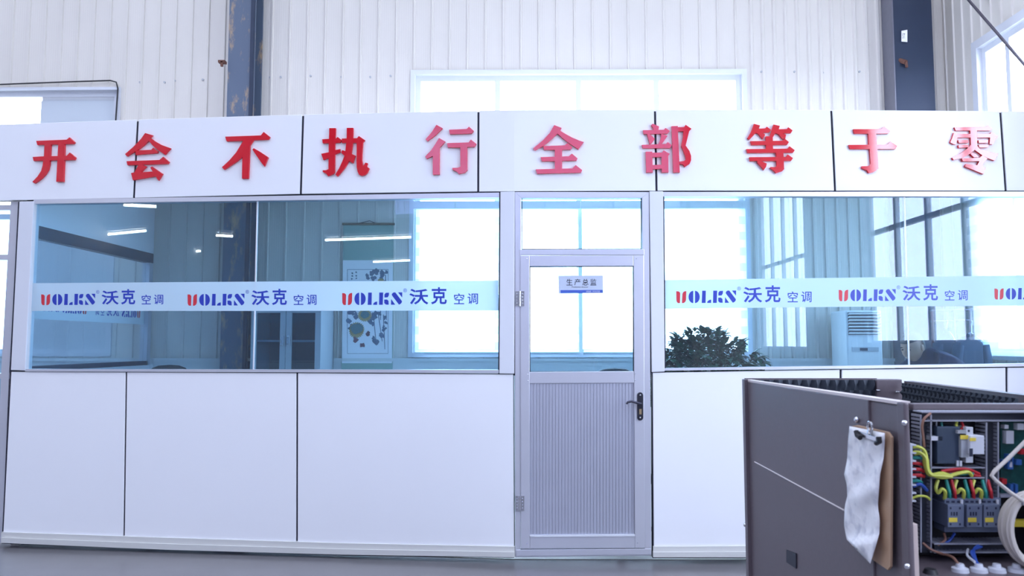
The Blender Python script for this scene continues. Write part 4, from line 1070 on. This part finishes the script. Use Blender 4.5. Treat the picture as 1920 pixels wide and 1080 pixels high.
# egg crate foam lining
def foam(name, a, b, z0, z1, vec, nu, nv, amp):
    mb = MB(); d = b - a; base = len(mb.v)
    for j in range(nv + 1):
        for i in range(nu + 1):
            u, v = i / nu, j / nv
            h = amp * (math.sin(u * nu * math.pi / 2) * math.sin(v * nv * math.pi / 2 + u * nu * .0))
            mb.v.append(a + d * u + Vector((0, 0, z0 + (z1 - z0) * v)) + vec * (.02 + h))
    for j in range(nv):
        for i in range(nu):
            k = j * (nu + 1) + i; mb.f.append([k, k + 1, k + nu + 2, k + nu + 1]); mb.m.append(0)
    return part(mb, name, 'foam', smooth=True)
foam('foam_lining', Bk + Vector((.02, -.004, 0)), Vector((pa, YK2 - .004, 0)), Z0 + .1, z_at(711.5, YK2), Vector((0, -1, 0)), 52, 60, .012)
foam('foam_lining', Cr + Vector((-.003, -.03, 0)), Dn + Vector((-.003, .22, 0)), Z0 + .1, ZT - .004, -rn if rn.x > 0 else rn, 96, 100, .011)
# front frame and bay
mb = MB(); mb.box((A.x + .02, YN, z_at(768, YN)), (Dn.x, YN + .025, ZT)); part(mb, 'top_rail', 'brown', bevel=.002)
ZL = 0.945
mb = MB(); mb.box((A.x + .004, YN, ZL - .02), (Dn.x, YN + .22, ZL)); part(mb, 'bay_ledge', 'brown')
mb = MB(); mb.box((A.x + .004, YN - .0, Z0), (Dn.x, YN + .012, ZL - .02)); part(mb, 'front_panel', 'brown')
mb = MB(); mb.box((A.x + .01, YN + .21, ZL), (Dn.x + .01, YN + .22, ZT - .03)); part(mb, 'mounting_plate', 'plate_in')
mb = MB(); wallq(mb, A + ain * .008 + us * .03, A + ain * .008 + us * .21, ZL, ZT - .03, ain * .004); part(mb, 'bay_side', 'plate_in')
mb = MB(); mb.box((.95, 1.95, 0), (1.0, 2.0, Z0)); 
for p in (A + us * .05 + ain * .03, Bk - us * .06 + ain * .03, Dn + Vector((-.04, .05, 0)), Cr + Vector((-.04, -.06, 0))):
    mb = MB(); mb.box((p.x - .025, p.y - .025, 0), (p.x + .025, p.y + .025, Z0)); part(mb, 'foot', 'blackplastic')
mb = MB(); mb.prism([up(A, Z0), up(Dn, Z0), up(Cr, Z0), up(Bk, Z0)], (0, 0, .015)); part(mb, 'base_plate', 'brown')
YP2 = YN + .205
def q(px, py, d=0): return at(px, py, YP2 - d)
def qbox(mb, x0, y0, x1, y1, d0, d1):
    """block on the mounting plate, its front face outlined at depth d1 before the plate"""
    return mb.prism([q(x0, y0, d1), q(x1, y0, d1), q(x1, y1, d1), q(x0, y1, d1)], (0, d1 - d0, 0))
def duct(x0, y0, x1, y1, vertical, d=.045):
    mb = MB(); qbox(mb, x0, y0, x1, y1, 0, d * .6)
    mb.mat(1)
    if vertical:
        n_ = max(3, int((y1 - y0) / 7))
        for s in (x0, x1):
            for i in range(n_):
                a = y0 + (y1 - y0) * i / n_; qbox(mb, s - 1.2, a, s + 1.2, a + (y1 - y0) / n_ * .62, 0, d)
            qbox(mb, s - 1.3, y0, s + 1.3, y1, d, d + .003)
    else:
        n_ = max(3, int((x1 - x0) / 7))
        for s in (y0, y1):
            for i in range(n_):
                a = x0 + (x1 - x0) * i / n_; qbox(mb, a, s - 1.2, a + (x1 - x0) / n_ * .62, s + 1.2, 0, d)
            qbox(mb, x0, s - 1.3, x1, s + 1.3, d, d + .003)
    return part(mb, 'wiring_duct', ['duct', 'ductedge'])
duct(1727, 778, 1746, 1036, True); duct(1729, 773, 1990, 789, False); duct(1745, 877, 1847, 896, False)
duct(1850, 792, 1872, 935, True); duct(1752, 1020, 1905, 1036, False, .06); duct(1746, 790, 1756, 870, True, .03)
# terminal strip with coloured wire ends
mb = MB(); qbox(mb, 1705, 833, 1711, 942, .03, .06)
for i in range(8): qbox(mb, 1705, 833 + i * 15, 1718, 836 + i * 15, .03, .062)
ts = part(mb, 'terminal_strip', 'relay')
def wire(m, pts, r=.0032, parent=unit, name='wire'):
    P = [q(x, y, d) for x, y, d in pts]
    out = []
    for i in range(len(P) - 1):          # rounded path through the given points
        p0, p1, p2, p3 = P[max(i - 1, 0)], P[i], P[i + 1], P[min(i + 2, len(P) - 1)]
        for k in range(5):
            t = k / 5; out.append(.5 * ((2 * p1) + (-p0 + p2) * t + (2 * p0 - 5 * p1 + 4 * p2 - p3) * t * t + (-p0 + 3 * p1 - 3 * p2 + p3) * t ** 3))
    out.append(P[-1]); mb = MB(); mb.tube(out, r, 6); return part(mb, name, m, parent, smooth=True)
wire('wy', [(1712, 838, .055), (1722, 838, .06), (1733, 845, .062), (1738, 862, .062), (1741, 882, .062), (1752, 892, .062), (1772, 895, .06), (1795, 888, .06), (1815, 885, .06), (1822, 892, .05)], .0042)
wire('wy', [(1712, 848, .055), (1724, 848, .06), (1735, 858, .064), (1738, 878, .064), (1746, 890, .064), (1764, 892, .064), (1785, 894, .06)], .0042)
wire('wy', [(1714, 851, .05), (1730, 852, .057), (1734, 872, .057), (1742, 890, .057), (1765, 887, .057), (1780, 891, .06)], .004)
wire('wg', [(1712, 858, .05), (1728, 859, .055), (1736, 866, .05)], .004); wire('wr', [(1710, 868, .052), (1722, 869, .055), (1730, 871, .045)], .0042)
wire('wr', [(1710, 880, .052), (1724, 880, .055), (1732, 884, .045)], .0046); wire('wr', [(1710, 891, .052), (1724, 891, .055), (1732, 893, .045)], .0046)
wire('wg', [(1709, 902, .052), (1720, 901, .055), (1728, 905, .045)], .004); wire('wb', [(1712, 912, .05), (1726, 908, .055), (1738, 920, .045)], .004)
wire('wy', [(1710, 934, .052), (1722, 930, .058), (1736, 931, .058), (1744, 937, .045)], .003)
wire('wr', [(1765, 884, .05), (1790, 880, .05), (1815, 880, .05), (1836, 889, .045)], .004); wire('wr', [(1775, 889, .045), (1800, 886, .046), (1838, 893, .045)], .004)
wire('wg', [(1768, 892, .052), (1790, 889, .055), (1825, 888, .05)], .0036)
for i, (x, m_) in enumerate(((1771, 'wy'), (1780, 'wg'), (1790, 'wr'), (1806, 'wy'), (1815, 'wg'), (1825, 'wr'), (1839, 'wy'), (1848, 'wg'), (1858, 'wr'))):
    if m_ == 'wy': wire(m_, [(x - 12, 900, .045), (x - 16, 914, .05), (x - 12, 924, .055), (x - 5, 917, .062), (x + 1, 922, .062), (x, 936, .05)], .0042)
    else: wire(m_, [(x - 6, 900, .045), (x - 3, 912, .052), (x, 922, .058), (x + 1, 936, .05)], .0042)
wire('wo', [(1745, 775, .05), (1733, 785, .055), (1729, 800, .055), (1731, 820, .055), (1733, 838, .05)], .003)
wire('wg', [(1765, 792, .03), (1766, 808, .035), (1760, 825, .035), (1757, 845, .03), (1760, 868, .025)], .003)
wire('wy', [(1794, 791, .03), (1793, 798, .04), (1796, 803, .04)], .003); wire('wr', [(1803, 792, .03), (1806, 800, .04), (1802, 805, .04)], .003)
wire('wo', [(1730, 1018, .06), (1745, 1030, .07), (1765, 1038, .08), (1785, 1044, .11), (1797, 1058, .13)], .003)
wire('wb', [(1835, 1022, .06), (1826, 1030, .08), (1828, 1044, .11), (1832, 1056, .13)], .003); wire('wb', [(1840, 1025, .06), (1822, 1034, .09), (1826, 1046, .11), (1834, 1057, .13)], .003)
wire('relay', [(1815, 1030, .06), (1814, 1042, .1), (1828, 1054, .13)], .003)
wire('wb', [(1790, 1000, .04), (1780, 1014, .05), (1765, 1020, .05)], .003); wire('wo', [(1770, 1000, .04), (1772, 1012, .05), (1758, 1022, .05)], .003)
# three contactors
for x, w in ((1777, 31), (1813, 29), (1845, 30)):
    mb = MB(); qbox(mb, x - 6, 934, x + w + 2, 949, 0, .055); qbox(mb, x, 946, x + w, 989, 0, .075); qbox(mb, x - 6, 986, x + w + 2, 998, 0, .05)
    c_ = part(mb, 'contactor', 'contact', bevel=.0015)
    mb = MB()
    for k in range(3):
        qbox(mb, x - 3 + k * w / 3, 939, x + 3 + k * w / 3, 945, .055, .0556)
        if k != 1: qbox(mb, x + 4 + k * w / 3 * .85, 951, x + 7 + k * w / 3 * .85, 955, .075, .0756)
        qbox(mb, x + 6 + k * 5, 960, x + 8.6 + k * 5, 967, .075, .0757)
        if k != 1: qbox(mb, x + 4 + k * w / 3 * .85, 981, x + 7 + k * w / 3 * .85, 985, .075, .0756)
    mb.build('terminal_holes', 'contact_d', c_)
    mb = MB(); qbox(mb, x + 2.5, 971, x + 18, 979, .075, .0765); yl = mb.build('label_tag', 'yellow', c_)
    mb = MB(); qbox(mb, x + w - 6, 937, x + w - 2, 946, .055, .06); mb.build('clip', 'relay', c_)
# upper relay group
mb = MB(); qbox(mb, 1757, 800, 1800, 870, 0, .05); part(mb, 'power_module', 'acdark', bevel=.002)
mb = MB(); qbox(mb, 1746, 818, 1767, 826, .02, .05); part(mb, 'terminal_cover', 'relay')
mb = MB(); qbox(mb, 1796, 807, 1812, 813, .03, .06); part(mb, 'small_terminal', 'relay_g')
mb = MB(); qbox(mb, 1802, 818, 1816, 858, 0, .06); part(mb, 'relay', 'relay_g', bevel=.001)
mb = MB(); qbox(mb, 1811, 801, 1825, 868, 0, .055); qbox(mb, 1819, 817, 1846, 852, 0, .07); rl = part(mb, 'relay', 'relay', bevel=.0015)
mb = MB(); qbox(mb, 1815, 806, 1818.5, 810, .055, .056); qbox(mb, 1818, 841, 1824, 856, .07, .071); mb.build('terminal_holes', 'contact_d', rl)
mb = MB(); qbox(mb, 1801, 816, 1816, 823.5, .06, .062); qbox(mb, 1819, 821, 1830, 827, .07, .072); mb.build('label_tag', 'yellow', rl)
mb = MB(); qbox(mb, 1794, 864, 1798, 874, .05, .054); qbox(mb, 1800, 864, 1804, 874, .05, .054); part(mb, 'fuse', 'relay')
# circuit board
mb = MB(); qbox(mb, 1876, 790, 1990, 930, .02, .026); pc_ = part(mb, 'circuit_board', 'pcb')
for a, b, c_, d_, m_ in ((1887, 808, 1901, 832, 'relay'), (1908, 794, 1920, 806, 'relay'), (1884, 797, 1891, 804, 'relay'), (1890, 852, 1900, 880, 'chip'), (1893, 857, 1898, 876, 'relay'), (1880, 862, 1888, 868, 'chip'), (1879, 898, 1888, 908, 'wr'), (1915, 842, 1922, 852, 'wr'), (1895, 908, 1900, 926, 'chip'), (1904, 908, 1909, 926, 'chip'), (1906, 862, 1916, 872, 'chip'), (1930, 820, 1950, 850, 'relay')):
    mb = MB(); qbox(mb, a, b, c_, d_, .026, .042); mb.build('chip', m_, pc_)
mb = MB(); qbox(mb, 1876, 928, 1990, 933, .01, .05); part(mb, 'board_bracket', 'ductedge')
mb = MB(); qbox(mb, 1895, 978, 1990, 988, .02, .05); part(mb, 'bus_bar', 'yellow')
# glands on the ledge
for px in (1800, 1835, 1869, 1906):
    p = at(px, 1062, YN + .075); p.z = ZL
    mb = MB(); mb.lathe(p, [(.001, .018), (.008, .018), (.010, .010), (.018, .008), (.019, 0)], 18); part(mb, 'cable_gland', 'relay', smooth=True)
p = at(1744, 1062, YN + .06); p.z = ZL; mb = MB(); mb.lathe(p, [(.001, .010), (.012, .010), (.016, 0)], 16); part(mb, 'rubber_grommet', 'blackplastic', smooth=True)
# beige strip standing in the bay beside the post
mb = MB(); a = at(1708.5, 982, YN + .005); mb.box((a.x, YN + .003, ZL + .001), (a.x + .0135, YN + .025, a.z)); tag(mb.build('wood_strip', 'strip', bevel=.002), 'beige wooden strip standing in the bay beside the corner post', 'strip')

# coil of beige cable hanging in the bay, its tail rising to the right
cc = at(1936, 992, YN + .06); rnd = random.Random(5)
coil = thing('cable_coil', (cc.x, cc.y, ZL), 'coil of beige cable hanging in the wiring bay', 'cable')
pts = []
for i in range(7 * 36):
    t = 2 * math.pi * i / 36; k = i // 36
    w_ = i / (7 * 36)
    pts.append(cc + Vector(((.056 + .004 * math.sin(k * 2.1)) * math.cos(t), -.03 + .045 * w_ - .015 * math.cos(t) , (.078 + .005 * math.cos(k * 1.7)) * math.sin(t))))
mb = MB(); mb.tube(pts, .0062, 8); mb.build('loops', 'cable', coil, smooth=True)
ct = [(1990, 762, .17), (1955, 792, .17), (1922, 828, .17), (1890, 860, .17), (1864, 884, .17), (1859, 892, .17), (1868, 902, .17), (1895, 924, .17), (1925, 943, .17), (1960, 975, .16)]
P = [q(*c_) for c_ in ct]; mb = MB(); mb.tube(P, .0045, 8); mb.build('tail', 'cable', coil, smooth=True)
mb = MB(); mb.tube([cc + Vector((-.05, -.075, .055)), cc + Vector((-.036, -.078, .063)), cc + Vector((-.034, .02, .06))], .003, 6); mb.build('cable_tie', 'ductedge', coil)

# clipboard on the side panel
clip_root = sp_(1630, 1060, .02)
cb_ = thing('clipboard', clip_root, 'brown clipboard with crumpled white paper on the cabinet side', 'clipboard')
bo = [(1597, 799), (1606, 797), (1664, 810), (1671, 820), (1669, 1062), (1664, 1069), (1598, 1024), (1591, 1014)]
mb = MB(); mb.prism([sp_(x, y, .012) for x, y in bo], -ns * .006); mb.build('board', 'board', cb_, bevel=.001)
# paper: wavy sheet
pg = MB(); NU, NV = 10, 26
Ledge = [(799, 1593), (830, 1590), (860, 1589), (890, 1583), (908, 1588), (930, 1589), (950, 1584), (985, 1583), (1008, 1587), (1012, 1588)]
Redge = [(830, 1659), (860, 1657), (890, 1650), (920, 1648), (950, 1646), (975, 1650), (1000, 1649), (1025, 1642), (1056, 1632)]
def edge(tab, y):
    if y <= tab[0][0]: return tab[0][1]
    for (a, b), (c, d) in zip(tab, tab[1:]):
        if y <= c: return b + (d - b) * (y - a) / (c - a)
    return tab[-1][1]
for j in range(NV + 1):
    v = j / NV; yl = 799 + (1012 - 799) * v; yr = 812 + (1057 - 812) * v
    for i in range(NU + 1):
        u = i / NU; y = yl + (yr - yl) * u
        x = edge(Ledge, yl) * (1 - u) + edge(Redge, yr) * u
        h = .021 + .008 * v + .006 * math.sin(v * 13 + u * 2.2) * (.3 + v) + .004 * math.sin(v * 31 + u * 7) * v + .003 * math.sin(u * 9 + v * 17)
        if v < .12: h = .0205 + (h - .0205) * v / .12
        pg.v.append(sp_(x, y, h))
for j in range(NV):
    for i in range(NU):
        k = j * (NU + 1) + i; pg.f.append([k, k + 1, k + NU + 2, k + NU + 1]); pg.m.append(0)
po = pg.build('paper_sheet', M['crumple'], cb_, smooth=True)
sd = po.modifiers.new('thickness', 'SOLIDIFY'); sd.thickness = .0006
mb = MB(); mb.prism([sp_(1607, 806, .026), sp_(1647, 819, .026), sp_(1648, 829, .024), sp_(1607, 815, .024)], ns * .006); mb.build('clip', 'silver', cb_, bevel=.0015)
for pts in ([(1605, 808), (1607, 816), (1613, 821)], [(1648, 819), (1649, 828), (1643, 831)]):
    mb = MB(); mb.tube([sp_(x, y, .034) for x, y in pts], .006, 8); mb.build('clip_jaw', 'blackplastic', cb_, smooth=True)
mb = MB(); c0 = sp_(1631, 800, .03); mb.tube([c0 + Vector((0, .012 * math.cos(t), .011 * math.sin(t))) for t in [2 * math.pi * k / 12 for k in range(13)]], .003, 6); mb.tube([sp_(1631, 806, .028), sp_(1630, 814, .03)], .006, 8); mb.build('hanging_ring', 'silver', cb_, smooth=True)
